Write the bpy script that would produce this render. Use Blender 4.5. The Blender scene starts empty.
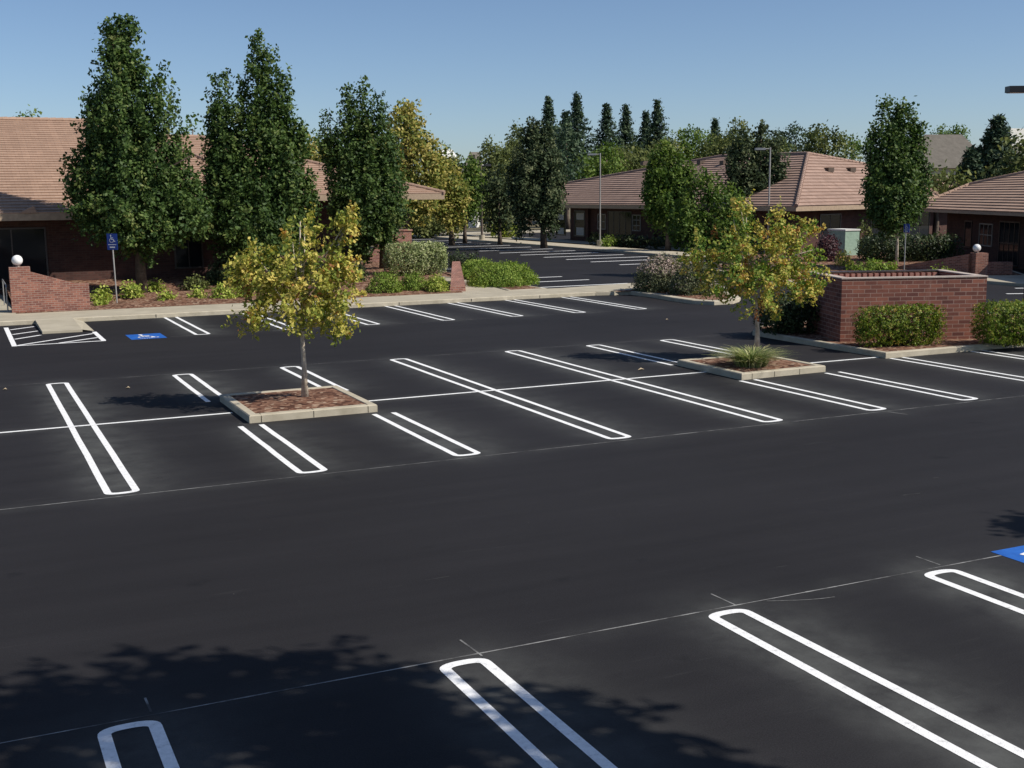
import bpy, math, random
import numpy as np
from mathutils import Matrix, Vector
random.seed(7); rng = np.random.default_rng(7)
S = bpy.context.scene
C = S.collection
PI = math.pi

# ------------------------------------------------------------------ camera
H = 4.24
FOC, PITCH, ROLL, YAW = 1183.1, 0.15940, 0.00953, 0.43970
def _rot():
    cy, sy, cp, sp = math.cos(YAW), math.sin(YAW), math.cos(PITCH), math.sin(PITCH)
    f = np.array([sy*cp, cy*cp, -sp]); r = np.array([cy, -sy, 0.]); d = np.cross(f, r)
    c, s = math.cos(ROLL), math.sin(ROLL)
    return np.array([c*r+s*d, -s*r+c*d, f])
R = _rot()
cam = bpy.data.cameras.new('camera'); camo = bpy.data.objects.new('camera', cam); C.objects.link(camo)
cam.sensor_width = 36; cam.lens = FOC*36/1024; cam.clip_start = .1; cam.clip_end = 5000
M = Matrix(((R[0][0], -R[1][0], -R[2][0], 0), (R[0][1], -R[1][1], -R[2][1], 0), (R[0][2], -R[1][2], -R[2][2], H), (0, 0, 0, 1)))
camo.matrix_world = M
S.camera = camo
# ------------------------------------------------------------------ light
SUN_DIR = Vector((-.75, .66, 0)).normalized()      # way the light travels on the ground
SUN_EL = math.radians(43.5)
W = bpy.data.worlds.new('World'); S.world = W; W.use_nodes = True
nt = W.node_tree; bg = nt.nodes['Background']
sky = nt.nodes.new('ShaderNodeTexSky'); sky.sky_type = 'NISHITA'; sky.sun_disc = False
sky.sun_elevation = SUN_EL
sky.sun_rotation = math.atan2(-SUN_DIR.x, -SUN_DIR.y)
sky.altitude = 100; sky.air_density = .75; sky.dust_density = .65; sky.ozone_density = 3.6
nt.links.new(sky.outputs[0], bg.inputs[0]); bg.inputs[1].default_value = .10
sl = bpy.data.lights.new('sun', 'SUN'); sl.energy = 4.9; sl.angle = math.radians(.5); sl.color = (1, .94, .85)
so = bpy.data.objects.new('sun', sl); C.objects.link(so)
v = Vector((SUN_DIR.x*math.cos(SUN_EL), SUN_DIR.y*math.cos(SUN_EL), -math.sin(SUN_EL)))
so.rotation_euler = v.to_track_quat('-Z', 'Y').to_euler(); so.location = (30, -20, 40)
S.view_settings.view_transform = 'Standard'; S.view_settings.look = 'None'
S.view_settings.gamma = 1; S.view_settings.exposure = 0.12; S.view_settings.use_curve_mapping = False

# ------------------------------------------------------------------ survey helpers: picture point -> place in the world
def ray(px, py):
    return R.T @ np.array([(px-512)/FOC, (py-384)/FOC, 1.])
def onz(px, py, z=0.):
    d = ray(px, py); t = (H-z)/-d[2]; return Vector((d[0]*t, d[1]*t, z))
def dep(px, py, D):
    d = ray(px, py); return Vector((d[0]*D, d[1]*D, d[2]*D+H))
def onY(px, py, Y):
    d = ray(px, py); t = Y/d[1]; return Vector((d[0]*t, Y, d[2]*t+H))
def onplane(px, py, p0, n):
    d = Vector(ray(px, py)); o = Vector((0, 0, H)); t = (Vector(p0)-o).dot(n)/d.dot(n); return o+d*t
def bedz(Y): return .16+.05*(Y-46)
def onbed(px, py):
    d = ray(px, py); t = (H-.16+.05*46)/(.05*d[1]-d[2]); return Vector((d[0]*t, d[1]*t, d[2]*t+H))

# ------------------------------------------------------------------ materials
def mat(name):
    m = bpy.data.materials.new(name); m.use_nodes = True
    return m, m.node_tree, m.node_tree.nodes['Principled BSDF']
def node(t, ty, **kw):
    n = t.nodes.new(ty)
    for k, v_ in kw.items():
        if k in n.inputs: n.inputs[k].default_value = v_
        else: setattr(n, k, v_)
    return n
def ramp(t, stops):
    r = t.nodes.new('ShaderNodeValToRGB'); e = r.color_ramp.elements
    while len(e) > 1: e.remove(e[0])
    e[0].position = stops[0][0]; e[0].color = (*stops[0][1], 1)
    for p, c in stops[1:]:
        x = e.new(p); x.color = (*c, 1)
    return r
def noisy(name, stops, scale=3., detail=6, rough=.85, bump=.0, bscale=None, coord='Object', spec=.3):
    m, t, b = mat(name)
    tc = t.nodes.new('ShaderNodeTexCoord')
    n = node(t, 'ShaderNodeTexNoise', Scale=scale, Detail=detail, Roughness=.62)
    t.links.new(tc.outputs[coord], n.inputs['Vector'])
    r = ramp(t, stops); t.links.new(n.outputs['Fac'], r.inputs[0]); t.links.new(r.outputs[0], b.inputs['Base Color'])
    b.inputs['Roughness'].default_value = rough; b.inputs['Specular IOR Level'].default_value = spec
    if bump:
        n2 = node(t, 'ShaderNodeTexNoise', Scale=bscale or scale*6, Detail=5)
        t.links.new(tc.outputs[coord], n2.inputs['Vector'])
        bp = node(t, 'ShaderNodeBump', Strength=bump, Distance=.02)
        t.links.new(n2.outputs['Fac'], bp.inputs['Height']); t.links.new(bp.outputs[0], b.inputs['Normal'])
    return m
def g3(v_, k=1.): return (v_*k, v_*k, v_*k)
def mixrgb(t, a, b_, fac, mode='MIX'):
    m = t.nodes.new('ShaderNodeMix'); m.data_type = 'RGBA'; m.blend_type = mode
    for sock, x in ((6, a), (7, b_), (0, fac)):
        if isinstance(x, bpy.types.NodeSocket): t.links.new(x, m.inputs[sock])
        else: m.inputs[sock].default_value = (*x, 1) if isinstance(x, tuple) else x
    return m.outputs[2]
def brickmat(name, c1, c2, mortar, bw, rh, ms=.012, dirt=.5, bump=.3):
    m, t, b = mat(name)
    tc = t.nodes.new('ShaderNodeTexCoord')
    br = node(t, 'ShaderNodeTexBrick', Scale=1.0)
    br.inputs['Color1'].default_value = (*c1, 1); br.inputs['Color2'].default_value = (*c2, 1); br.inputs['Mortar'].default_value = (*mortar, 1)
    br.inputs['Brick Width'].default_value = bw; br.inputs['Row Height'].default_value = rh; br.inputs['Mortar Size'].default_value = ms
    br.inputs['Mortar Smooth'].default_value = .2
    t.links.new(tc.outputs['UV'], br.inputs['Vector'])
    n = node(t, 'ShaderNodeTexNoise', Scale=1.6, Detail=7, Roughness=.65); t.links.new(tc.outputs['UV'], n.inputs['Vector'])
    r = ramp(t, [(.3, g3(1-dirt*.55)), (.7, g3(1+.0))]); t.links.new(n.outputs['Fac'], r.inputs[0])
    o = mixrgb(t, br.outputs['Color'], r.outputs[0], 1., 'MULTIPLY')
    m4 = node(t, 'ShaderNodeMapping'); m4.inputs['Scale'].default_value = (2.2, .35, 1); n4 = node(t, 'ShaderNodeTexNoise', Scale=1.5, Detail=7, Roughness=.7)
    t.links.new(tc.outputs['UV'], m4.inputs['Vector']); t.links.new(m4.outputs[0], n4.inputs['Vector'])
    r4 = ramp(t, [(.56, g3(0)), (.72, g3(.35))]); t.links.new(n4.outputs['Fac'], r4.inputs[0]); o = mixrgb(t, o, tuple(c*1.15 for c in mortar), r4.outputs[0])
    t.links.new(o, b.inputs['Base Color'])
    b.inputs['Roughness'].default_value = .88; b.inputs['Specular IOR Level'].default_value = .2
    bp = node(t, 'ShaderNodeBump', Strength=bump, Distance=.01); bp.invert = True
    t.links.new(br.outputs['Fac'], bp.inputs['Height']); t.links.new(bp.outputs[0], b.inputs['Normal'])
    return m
def leafmat(name, stops, trans=.3, rough=.55, spec=.3):
    m, t, b = mat(name)
    a = node(t, 'ShaderNodeAttribute', attribute_name='tint')
    r = ramp(t, stops); t.links.new(a.outputs['Fac'], r.inputs[0]); t.links.new(r.outputs[0], b.inputs['Base Color'])
    b.inputs['Roughness'].default_value = rough; b.inputs['Specular IOR Level'].default_value = spec
    tr = t.nodes.new('ShaderNodeBsdfTranslucent')
    hs = node(t, 'ShaderNodeHueSaturation', Saturation=1.1, Value=1.2); t.links.new(r.outputs[0], hs.inputs['Color']); t.links.new(hs.outputs[0], tr.inputs[0])
    mx = t.nodes.new('ShaderNodeMixShader'); mx.inputs[0].default_value = trans
    t.links.new(b.outputs[0], mx.inputs[1]); t.links.new(tr.outputs[0], mx.inputs[2])
    t.links.new(mx.outputs[0], t.nodes['Material Output'].inputs[0])
    return m
def flat(name, col, rough=.6, metal=0., spec=.4):
    m, t, b = mat(name)
    tc = t.nodes.new('ShaderNodeTexCoord'); n = node(t, 'ShaderNodeTexNoise', Scale=6., Detail=5)
    t.links.new(tc.outputs['Object'], n.inputs['Vector'])
    r = ramp(t, [(.3, tuple(c*.82 for c in col)), (.7, tuple(min(1, c*1.08) for c in col))])
    t.links.new(n.outputs['Fac'], r.inputs[0]); t.links.new(r.outputs[0], b.inputs['Base Color'])
    b.inputs['Roughness'].default_value = rough; b.inputs['Metallic'].default_value = metal; b.inputs['Specular IOR Level'].default_value = spec
    return m

def asphaltmat():
    m, t, b = mat('sealed_asphalt')
    tc = t.nodes.new('ShaderNodeTexCoord')
    big = node(t, 'ShaderNodeTexNoise', Scale=.16, Detail=5, Roughness=.55)
    fine = node(t, 'ShaderNodeTexNoise', Scale=60., Detail=3, Roughness=.7)
    mp = node(t, 'ShaderNodeMapping'); mp.inputs['Scale'].default_value = (.12, 1.6, 1)
    strk = node(t, 'ShaderNodeTexNoise', Scale=1.3, Detail=6, Roughness=.6)
    t.links.new(tc.outputs['Object'], big.inputs['Vector']); t.links.new(tc.outputs['Object'], fine.inputs['Vector'])
    t.links.new(tc.outputs['Object'], mp.inputs['Vector']); t.links.new(mp.outputs[0], strk.inputs['Vector'])
    r = ramp(t, [(.3, (.0165, .0156, .0168)), (.7, (.0230, .0218, .0234))]); t.links.new(big.outputs['Fac'], r.inputs[0])
    r2 = ramp(t, [(.3, g3(.9)), (.7, g3(1.12))]); t.links.new(strk.outputs['Fac'], r2.inputs[0])
    r3 = ramp(t, [(.25, g3(.7)), (.75, g3(1.35))]); t.links.new(fine.outputs['Fac'], r3.inputs[0])
    o = mixrgb(t, r.outputs[0], r2.outputs[0], 1., 'MULTIPLY'); o = mixrgb(t, o, r3.outputs[0], 1., 'MULTIPLY')
    # pale specks of grit
    vo = node(t, 'ShaderNodeTexVoronoi', Scale=2.2); t.links.new(tc.outputs['Object'], vo.inputs['Vector'])
    rs = ramp(t, [(.0, g3(1)), (.014, g3(1)), (.02, g3(0))]); t.links.new(vo.outputs['Distance'], rs.inputs[0])
    cn = node(t, 'ShaderNodeTexNoise', Scale=.35, Detail=2); t.links.new(tc.outputs['Object'], cn.inputs['Vector'])
    rc = ramp(t, [(.52, g3(0)), (.6, g3(.5))]); t.links.new(cn.outputs['Fac'], rc.inputs[0])
    sp = mixrgb(t, rs.outputs[0], rc.outputs[0], 1., 'MULTIPLY')
    o = mixrgb(t, o, (.25, .24, .22), sp)
    # faint tyre scuffs and old drips in the bays
    m3 = node(t, 'ShaderNodeMapping'); m3.inputs['Scale'].default_value = (.25, 3.2, 1); m3.inputs['Rotation'].default_value = (0, 0, .06)
    sc = node(t, 'ShaderNodeTexNoise', Scale=2.6, Detail=8, Roughness=.75); t.links.new(tc.outputs['Object'], m3.inputs['Vector']); t.links.new(m3.outputs[0], sc.inputs['Vector'])
    rsc = ramp(t, [(.60, g3(0)), (.72, g3(.22))]); t.links.new(sc.outputs['Fac'], rsc.inputs[0]); o = mixrgb(t, o, (.075, .073, .072), rsc.outputs[0])
    dr = node(t, 'ShaderNodeTexNoise', Scale=1.1, Detail=3, Roughness=.5); t.links.new(tc.outputs['Object'], dr.inputs['Vector'])
    rdr = ramp(t, [(.68, g3(0)), (.74, g3(.45))]); t.links.new(dr.outputs['Fac'], rdr.inputs[0]); o = mixrgb(t, o, (.009, .009, .010), rdr.outputs[0])
    # dusting of blown paint and sealer wear beside the stripes (per-vertex wear map)
    a = node(t, 'ShaderNodeAttribute', attribute_name='wear')
    wn = node(t, 'ShaderNodeTexNoise', Scale=1.7, Detail=6, Roughness=.65); t.links.new(tc.outputs['Object'], wn.inputs['Vector'])
    rw = ramp(t, [(.32, g3(.25)), (.7, g3(1))]); t.links.new(wn.outputs['Fac'], rw.inputs[0])
    w = mixrgb(t, a.outputs['Color'], rw.outputs[0], 1., 'MULTIPLY')
    o = mixrgb(t, o, (.15, .155, .145), w)
    t.links.new(o, b.inputs['Base Color'])
    b.inputs['Roughness'].default_value = .75; b.inputs['Specular IOR Level'].default_value = .12
    bp = node(t, 'ShaderNodeBump', Strength=.35, Distance=.006); t.links.new(fine.outputs['Fac'], bp.inputs['Height']); t.links.new(bp.outputs[0], b.inputs['Normal'])
    return m

def tilemat(name, c1, c2, c3):
    m, t, b = mat(name)
    tc = t.nodes.new('ShaderNodeTexCoord')
    br = node(t, 'ShaderNodeTexBrick', Scale=1.0)
    br.inputs['Color1'].default_value = (*c1, 1); br.inputs['Color2'].default_value = (*c2, 1); br.inputs['Mortar'].default_value = (*c3, 1)
    br.inputs['Brick Width'].default_value = .33; br.inputs['Row Height'].default_value = .42; br.inputs['Mortar Size'].default_value = .006
    t.links.new(tc.outputs['UV'], br.inputs['Vector'])
    n = node(t, 'ShaderNodeTexNoise', Scale=.45, Detail=6, Roughness=.6); t.links.new(tc.outputs['UV'], n.inputs['Vector'])
    r = ramp(t, [(.3, g3(.84)), (.7, g3(1.06))]); t.links.new(n.outputs['Fac'], r.inputs[0])
    o = mixrgb(t, br.outputs['Color'], r.outputs[0], 1., 'MULTIPLY'); t.links.new(o, b.inputs['Base Color'])
    b.inputs['Roughness'].default_value = .8; b.inputs['Specular IOR Level'].default_value = .2
    return m

MAT = {}
MAT['asphalt'] = asphaltmat()
MAT['paint'] = noisy('white_road_paint', [(.28, (.52, .52, .51)), (.42, (.78, .78, .77)), (.6, (.88, .88, .87))], scale=14, detail=10, rough=.6, bump=.3, bscale=90)
MAT['chalk'] = noisy('chalk_line', [(.40, (.06, .06, .06)), (.62, (.30, .30, .29))], scale=2.2, detail=9, rough=.9)
MAT['scuff'] = noisy('scuffed_sealer', [(.4, (.04, .04, .04)), (.65, (.14, .14, .135))], scale=4, detail=9, rough=.9)
MAT['bluepaint'] = noisy('blue_road_paint', [(.3, (.012, .085, .36)), (.7, (.025, .14, .50))], scale=4, rough=.55)
MAT['kerb'] = noisy('kerb_concrete', [(.25, (.34, .30, .22)), (.75, (.52, .465, .36))], scale=2.6, detail=9, bump=.3, bscale=50)
MAT['walk'] = noisy('pavement_concrete', [(.25, (.32, .285, .215)), (.75, (.45, .405, .31))], scale=1.1, detail=9, bump=.2, bscale=40)
def mulchmat():
    m, t, b = mat('bark_mulch')
    tc = t.nodes.new('ShaderNodeTexCoord')
    vo = node(t, 'ShaderNodeTexVoronoi', Scale=11.); t.links.new(tc.outputs['Object'], vo.inputs['Vector'])
    n = node(t, 'ShaderNodeTexNoise', Scale=1.2, Detail=5); t.links.new(tc.outputs['Object'], n.inputs['Vector'])
    sep = t.nodes.new('ShaderNodeSeparateColor'); t.links.new(vo.outputs['Color'], sep.inputs[0])
    r = ramp(t, [(0, (.06, .028, .020)), (.45, (.17, .085, .055)), (.8, (.26, .15, .10)), (1, (.38, .28, .20))]); t.links.new(sep.outputs[0], r.inputs[0])
    r2 = ramp(t, [(.3, g3(.75)), (.7, g3(1.1))]); t.links.new(n.outputs['Fac'], r2.inputs[0])
    o = mixrgb(t, r.outputs[0], r2.outputs[0], 1., 'MULTIPLY'); t.links.new(o, b.inputs['Base Color'])
    b.inputs['Roughness'].default_value = .95; b.inputs['Specular IOR Level'].default_value = .1
    bp = node(t, 'ShaderNodeBump', Strength=.8, Distance=.03); t.links.new(sep.outputs[1], bp.inputs['Height']); t.links.new(bp.outputs[0], b.inputs['Normal'])
    return m
MAT['mulch'] = mulchmat()
MAT['soil'] = noisy('dry_ground', [(.3, (.10, .09, .05)), (.7, (.20, .17, .10))], scale=.2, rough=.95)
MAT['brick_fine'] = brickmat('fine_red_brick', (.38, .165, .115), (.19, .075, .06), (.36, .26, .21), .22, .078, .010)
MAT['brick_big'] = brickmat('large_red_brick', (.32, .125, .085), (.15, .06, .05), (.38, .25, .20), .34, .112, .010)
MAT['brick_wall'] = brickmat('building_brick', (.105, .05, .040), (.07, .035, .03), (.09, .065, .055), .30, .10, .009)  # brick darkened so the wall colour carries the shade under the eaves
MAT['tile'] = tilemat('roof_tile', (.43, .295, .215), (.355, .24, .175), (.24, .155, .12))
MAT['tile_old'] = tilemat('weathered_roof_tile', (.37, .255, .20), (.30, .205, .16), (.19, .12, .10))
MAT['greyroof'] = noisy('grey_shingles', [(.3, (.10, .09, .075)), (.7, (.145, .13, .11))], scale=1.5)
MAT['fascia'] = flat('tan_fascia', (.36, .27, .185)); MAT['soffit'] = flat('brown_soffit', (.10, .07, .05))
MAT['frame'] = flat('bronze_frame', (.06, .045, .04), .4); MAT['paleframe'] = flat('pale_frame', (.30, .28, .25), .5)
def glass():
    m, t, b = mat('dark_glass'); b.inputs['Base Color'].default_value = (.012, .014, .017, 1); b.inputs['Roughness'].default_value = .07
    b.inputs['Specular IOR Level'].default_value = .3
    tc = t.nodes.new('ShaderNodeTexCoord'); n = node(t, 'ShaderNodeTexNoise', Scale=.8); t.links.new(tc.outputs['Object'], n.inputs['Vector'])
    bp = node(t, 'ShaderNodeBump', Strength=.06, Distance=.1); t.links.new(n.outputs['Fac'], bp.inputs['Height']); t.links.new(bp.outputs[0], b.inputs['Normal'])
    return m
MAT['glass'] = glass()
MAT['painted_reflection'] = flat('pale_reflection_paint', (.45, .44, .42))  # pale tone that paints reflections onto window glass
MAT['metal'] = flat('galvanised_steel', (.38, .38, .37), .45, .6)
MAT['bronze'] = flat('bronze_pole', (.13, .10, .085), .5, .3)
MAT['greypole'] = flat('grey_pole', (.36, .35, .33), .5, .2)
MAT['black'] = flat('black_housing', (.012, .012, .014), .4)
MAT['white'] = flat('white_globe', (.85, .85, .83), .25)
MAT['signblue'] = flat('sign_blue', (.012, .05, .28), .4); MAT['signwhite'] = flat('sign_white', (.8, .8, .8), .4)
MAT['boxgreen'] = flat('cabinet_green', (.30, .42, .33), .5)
MAT['gate'] = flat('rust_red_gate', (.42, .20, .15), .6)
MAT['cap'] = flat('pale_cap', (.48, .40, .34), .7)
MAT['stucco'] = flat('stucco', (.40, .36, .30), .9); MAT['offwhite'] = flat('offwhite', (.65, .64, .60), .8)
MAT['bark_pale'] = noisy('pale_bark', [(.3, (.28, .23, .17)), (.7, (.60, .53, .43))], scale=9, bump=.5)
MAT['bark'] = noisy('dark_bark', [(.3, (.055, .04, .03)), (.7, (.15, .115, .085))], scale=7, bump=.5)
MAT['twig'] = noisy('hedge_twigs', [(.3, (.035, .028, .018)), (.7, (.07, .06, .035))], scale=8)
MAT['ivory'] = flat('dry_litter', (.45, .36, .24), .8)
L = {}
L['pear'] = leafmat('pear_leaves', [(0, (.026, .054, .016)), (.4, (.062, .112, .028)), (.8, (.120, .178, .045)), (1, (.20, .23, .075))], .3, .55, .2)
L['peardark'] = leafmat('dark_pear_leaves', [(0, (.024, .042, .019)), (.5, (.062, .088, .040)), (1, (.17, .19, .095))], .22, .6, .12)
L['pearmid'] = leafmat('mid_green_leaves', [(0, (.045, .09, .018)), (.5, (.105, .17, .032)), (1, (.21, .26, .065))], .3, .6, .15)
L['autumn'] = leafmat('turning_leaves', [(0, (.13, .18, .035)), (.3, (.30, .33, .06)), (.55, (.48, .44, .10)), (.88, (.70, .56, .16)), (.96, (.52, .26, .06)), (1, (.30, .13, .05))], .3, .6, .15)
L['autumn2'] = leafmat('turning_leaves_brown', [(0, (.10, .19, .035)), (.28, (.24, .33, .06)), (.55, (.46, .42, .10)), (.86, (.68, .50, .14)), (.97, (.45, .22, .07)), (1, (.28, .11, .05))], .3, .6, .15)
L['yellow'] = leafmat('yellow_leaves', [(0, (.08, .13, .03)), (.35, (.22, .25, .06)), (.65, (.42, .36, .10)), (1, (.60, .50, .19))], .3, .6, .12)
L['olive'] = leafmat('olive_leaves', [(0, (.06, .08, .03)), (.5, (.14, .17, .055)), (1, (.26, .27, .10))], .3, .6, .12)  # palette lightened to paint distance haze onto the background trees
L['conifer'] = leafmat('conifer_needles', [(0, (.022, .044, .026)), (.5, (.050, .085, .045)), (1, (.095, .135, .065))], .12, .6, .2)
L['variegated'] = leafmat('variegated_leaves', [(0, (.12, .165, .055)), (.45, (.31, .36, .15)), (1, (.62, .62, .36))], .25, .6, .12)
L['juniper'] = leafmat('juniper_leaves', [(0, (.09, .15, .025)), (.5, (.20, .29, .05)), (1, (.36, .42, .10))], .3, .6, .12)
L['lime'] = leafmat('lime_leaves', [(0, (.13, .20, .03)), (.5, (.32, .40, .07)), (1, (.55, .54, .15))], .3, .6, .12)
L['boxwood'] = leafmat('hedge_leaves', [(0, (.05, .09, .012)), (.45, (.14, .20, .025)), (.8, (.30, .36, .06)), (1, (.40, .28, .08))], .28, .55, .2)
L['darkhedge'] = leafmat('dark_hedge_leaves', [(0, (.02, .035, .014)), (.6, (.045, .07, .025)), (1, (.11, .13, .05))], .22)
L['purple'] = leafmat('purple_leaves', [(0, (.04, .018, .022)), (.6, (.10, .04, .05)), (1, (.18, .09, .08))], .25)
L['oleander'] = leafmat('oleander_leaves', [(0, (.045, .06, .028)), (.5, (.10, .115, .05)), (.85, (.18, .19, .09)), (1, (.50, .38, .34))], .22)
L['straw'] = leafmat('strappy_leaves', [(0, (.09, .15, .04)), (.5, (.26, .31, .10)), (1, (.62, .56, .30))], .3)

# ------------------------------------------------------------------ mesh helpers
def quv(me):
    uv = me.uv_layers.new(name='UVMap'); dat = np.zeros(len(me.loops)*2, np.float32)
    for p in me.polygons:
        n = p.normal
        if abs(n.z) > .995: t_ = Vector((1, 0, 0)); b_ = Vector((0, 1, 0))
        else:
            t_ = Vector((-n.y, n.x, 0)).normalized(); b_ = n.cross(t_)
        for li in p.loop_indices:
            co = me.vertices[me.loops[li].vertex_index].co
            dat[2*li] = co.dot(t_); dat[2*li+1] = co.dot(b_)
    uv.data.foreach_set('uv', dat)
class MB:
    def __init__(s): s.v = []; s.f = []
    def add(s, vs, fs):
        o = len(s.v); s.v += [tuple(x) for x in vs]; s.f += [[i+o for i in f] for f in fs]; return s
    def box(s, c, d, rz=0., off=(0, 0, 0)):
        cx, cy, cz = c; dx, dy, dz = d[0]/2, d[1]/2, d[2]/2; ca, sa = math.cos(rz), math.sin(rz); vs = []
        for z in (-dz, dz):
            for x, y in ((-dx, -dy), (dx, -dy), (dx, dy), (-dx, dy)):
                vs.append((cx+x*ca-y*sa, cy+x*sa+y*ca, cz+z))
        return s.add(vs, [[0, 3, 2, 1], [4, 5, 6, 7], [0, 1, 5, 4], [1, 2, 6, 5], [2, 3, 7, 6], [3, 0, 4, 7]])
    def prism(s, poly, z0, z1, bev=0.):
        n = len(poly)
        zf0 = z0 if callable(z0) else (lambda x, y: z0)
        zf1 = z1 if callable(z1) else (lambda x, y: z1)
        a = sum(poly[i][0]*poly[(i+1) % n][1]-poly[(i+1) % n][0]*poly[i][1] for i in range(n))
        if a < 0: poly = poly[::-1]
        vs = [(p[0], p[1], zf0(*p[:2])) for p in poly]
        fs = [list(range(n))[::-1]]
        if bev:
            ins = inset(poly, bev)
            vs += [(p[0], p[1], zf1(*p[:2])-bev) for p in poly]+[(p[0], p[1], zf1(*p[:2])) for p in ins]
            fs += [[i, (i+1) % n, n+(i+1) % n, n+i] for i in range(n)]+[[n+i, n+(i+1) % n, 2*n+(i+1) % n, 2*n+i] for i in range(n)]
            fs.append([2*n+i for i in range(n)])
        else:
            vs += [(p[0], p[1], zf1(*p[:2])) for p in poly]
            fs += [[i, (i+1) % n, n+(i+1) % n, n+i] for i in range(n)]+[[n+i for i in range(n)]]
        return s.add(vs, fs)
    def tube(s, pts, rad, seg=8, cap=True):
        pts = [Vector(p) for p in pts]; vs = []; fs = []; n = len(pts); a = None
        for i, p in enumerate(pts):
            d = (pts[min(i+1, n-1)]-pts[max(i-1, 0)]).normalized()
            if a is None: a = d.orthogonal().normalized()
            else: a = (a-d*a.dot(d)).normalized()
            b = d.cross(a)
            for k in range(seg):
                th = 2*PI*k/seg; vs.append(p+(a*math.cos(th)+b*math.sin(th))*rad[i])
        for i in range(n-1):
            for k in range(seg):
                k2 = (k+1) % seg; fs.append([i*seg+k, i*seg+k2, (i+1)*seg+k2, (i+1)*seg+k])
        if cap: fs += [list(range(seg))[::-1], [(n-1)*seg+k for k in range(seg)]]
        return s.add(vs, fs)
    def sphere(s, c, r, nu=20, nv=12, sc=(1, 1, 1)):
        vs = [(c[0], c[1], c[2]-r*sc[2])]; fs = []
        for j in range(1, nv):
            ph = -PI/2+PI*j/nv
            for i in range(nu):
                th = 2*PI*i/nu; vs.append((c[0]+r*sc[0]*math.cos(ph)*math.cos(th), c[1]+r*sc[1]*math.cos(ph)*math.sin(th), c[2]+r*sc[2]*math.sin(ph)))
        vs.append((c[0], c[1], c[2]+r*sc[2])); top = len(vs)-1
        for i in range(nu):
            i2 = (i+1) % nu; fs.append([0, 1+i2, 1+i])
            for j in range(nv-2): fs.append([1+j*nu+i, 1+j*nu+i2, 1+(j+1)*nu+i2, 1+(j+1)*nu+i])
            fs.append([1+(nv-2)*nu+i, 1+(nv-2)*nu+i2, top])
        return s.add(vs, fs)
    def build(s, name, m, parent=None, smooth=False, uv=True):
        me = bpy.data.meshes.new(name); me.from_pydata(s.v, [], s.f); me.update()
        if uv: quv(me)
        me.materials.append(m)
        if smooth: me.polygons.foreach_set('use_smooth', [True]*len(me.polygons))
        o = bpy.data.objects.new(name, me); C.objects.link(o)
        if parent is not None:
            o.parent = parent; o.matrix_parent_inverse = Matrix.Translation(-Vector(parent.location)) if parent.type == 'EMPTY' else Matrix()
        return o
def inset(poly, d):
    n = len(poly); out = []
    for i in range(n):
        p0, p1, p2 = Vector(poly[i-1][:2]), Vector(poly[i][:2]), Vector(poly[(i+1) % n][:2])
        e1 = (p1-p0).normalized(); e2 = (p2-p1).normalized(); n1 = Vector((-e1.y, e1.x)); n2 = Vector((-e2.y, e2.x))
        b = (n1+n2); b = b/max(.3, b.dot(n1)) if b.length > 1e-6 else n1
        q = p1+b*d; out.append((q.x, q.y))
    return out
def tag(o, label=None, cat=None, group=None, kind=None):
    if label: o['label'] = label
    if cat: o['category'] = cat
    if group: o['group'] = group
    if kind: o['kind'] = kind
    return o
def thing(name, loc, label, cat, group=None):
    o = bpy.data.objects.new(name, None); C.objects.link(o); o.location = loc; o.empty_display_size = .3
    return tag(o, label, cat, group)
def structure(o): o['kind'] = 'structure'; return o

# leaves: many small folded leaf faces, numpy built
def leaf_mesh(name, P, size, tint, nrm, m, parent, aspect=.62, loc=None):
    N = len(P)
    d = rng.normal(size=(N, 3)); 
    n = nrm+rng.normal(size=(N, 3))*.75; n /= np.linalg.norm(n, axis=1)[:, None]+1e-9
    a = np.cross(n, d); a /= np.linalg.norm(a, axis=1)[:, None]+1e-9
    b = np.cross(n, a)
    sz = size[:, None]
    V = np.empty((N, 4, 3)); V[:, 0] = P-a*sz*.5; V[:, 2] = P+a*sz*.5-n*sz*.12
    V[:, 1] = P+b*sz*.5*aspect-n*sz*.10; V[:, 3] = P-b*sz*.5*aspect-n*sz*.10
    me = bpy.data.meshes.new(name)
    me.vertices.add(4*N); me.vertices.foreach_set('co', V.reshape(-1).astype(np.float32))
    me.loops.add(4*N); me.loops.foreach_set('vertex_index', np.arange(4*N, dtype=np.int32))
    me.polygons.add(N); me.polygons.foreach_set('loop_start', np.arange(0, 4*N, 4, dtype=np.int32))
    me.update(calc_edges=True)
    at = me.attributes.new('tint', 'FLOAT', 'POINT'); at.data.foreach_set('value', np.repeat(np.clip(tint, 0, 1), 4).astype(np.float32))
    me.materials.append(m)
    o = bpy.data.objects.new(name, me); C.objects.link(o)
    if parent is not None:
        o.parent = parent; o.matrix_parent_inverse = Matrix.Translation(-Vector(parent.location))
    return o
def prof(kind, t):
    if kind == 'spire': return min(1, max(0, 1.03-t)*2.0)**.78*min(1, .45+t*4.)
    if kind == 'cone': return max(0, 1.02-t)**.9*min(1, .5+t*4)
    return math.sqrt(max(0, 1-(2*t-1)**2))
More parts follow.
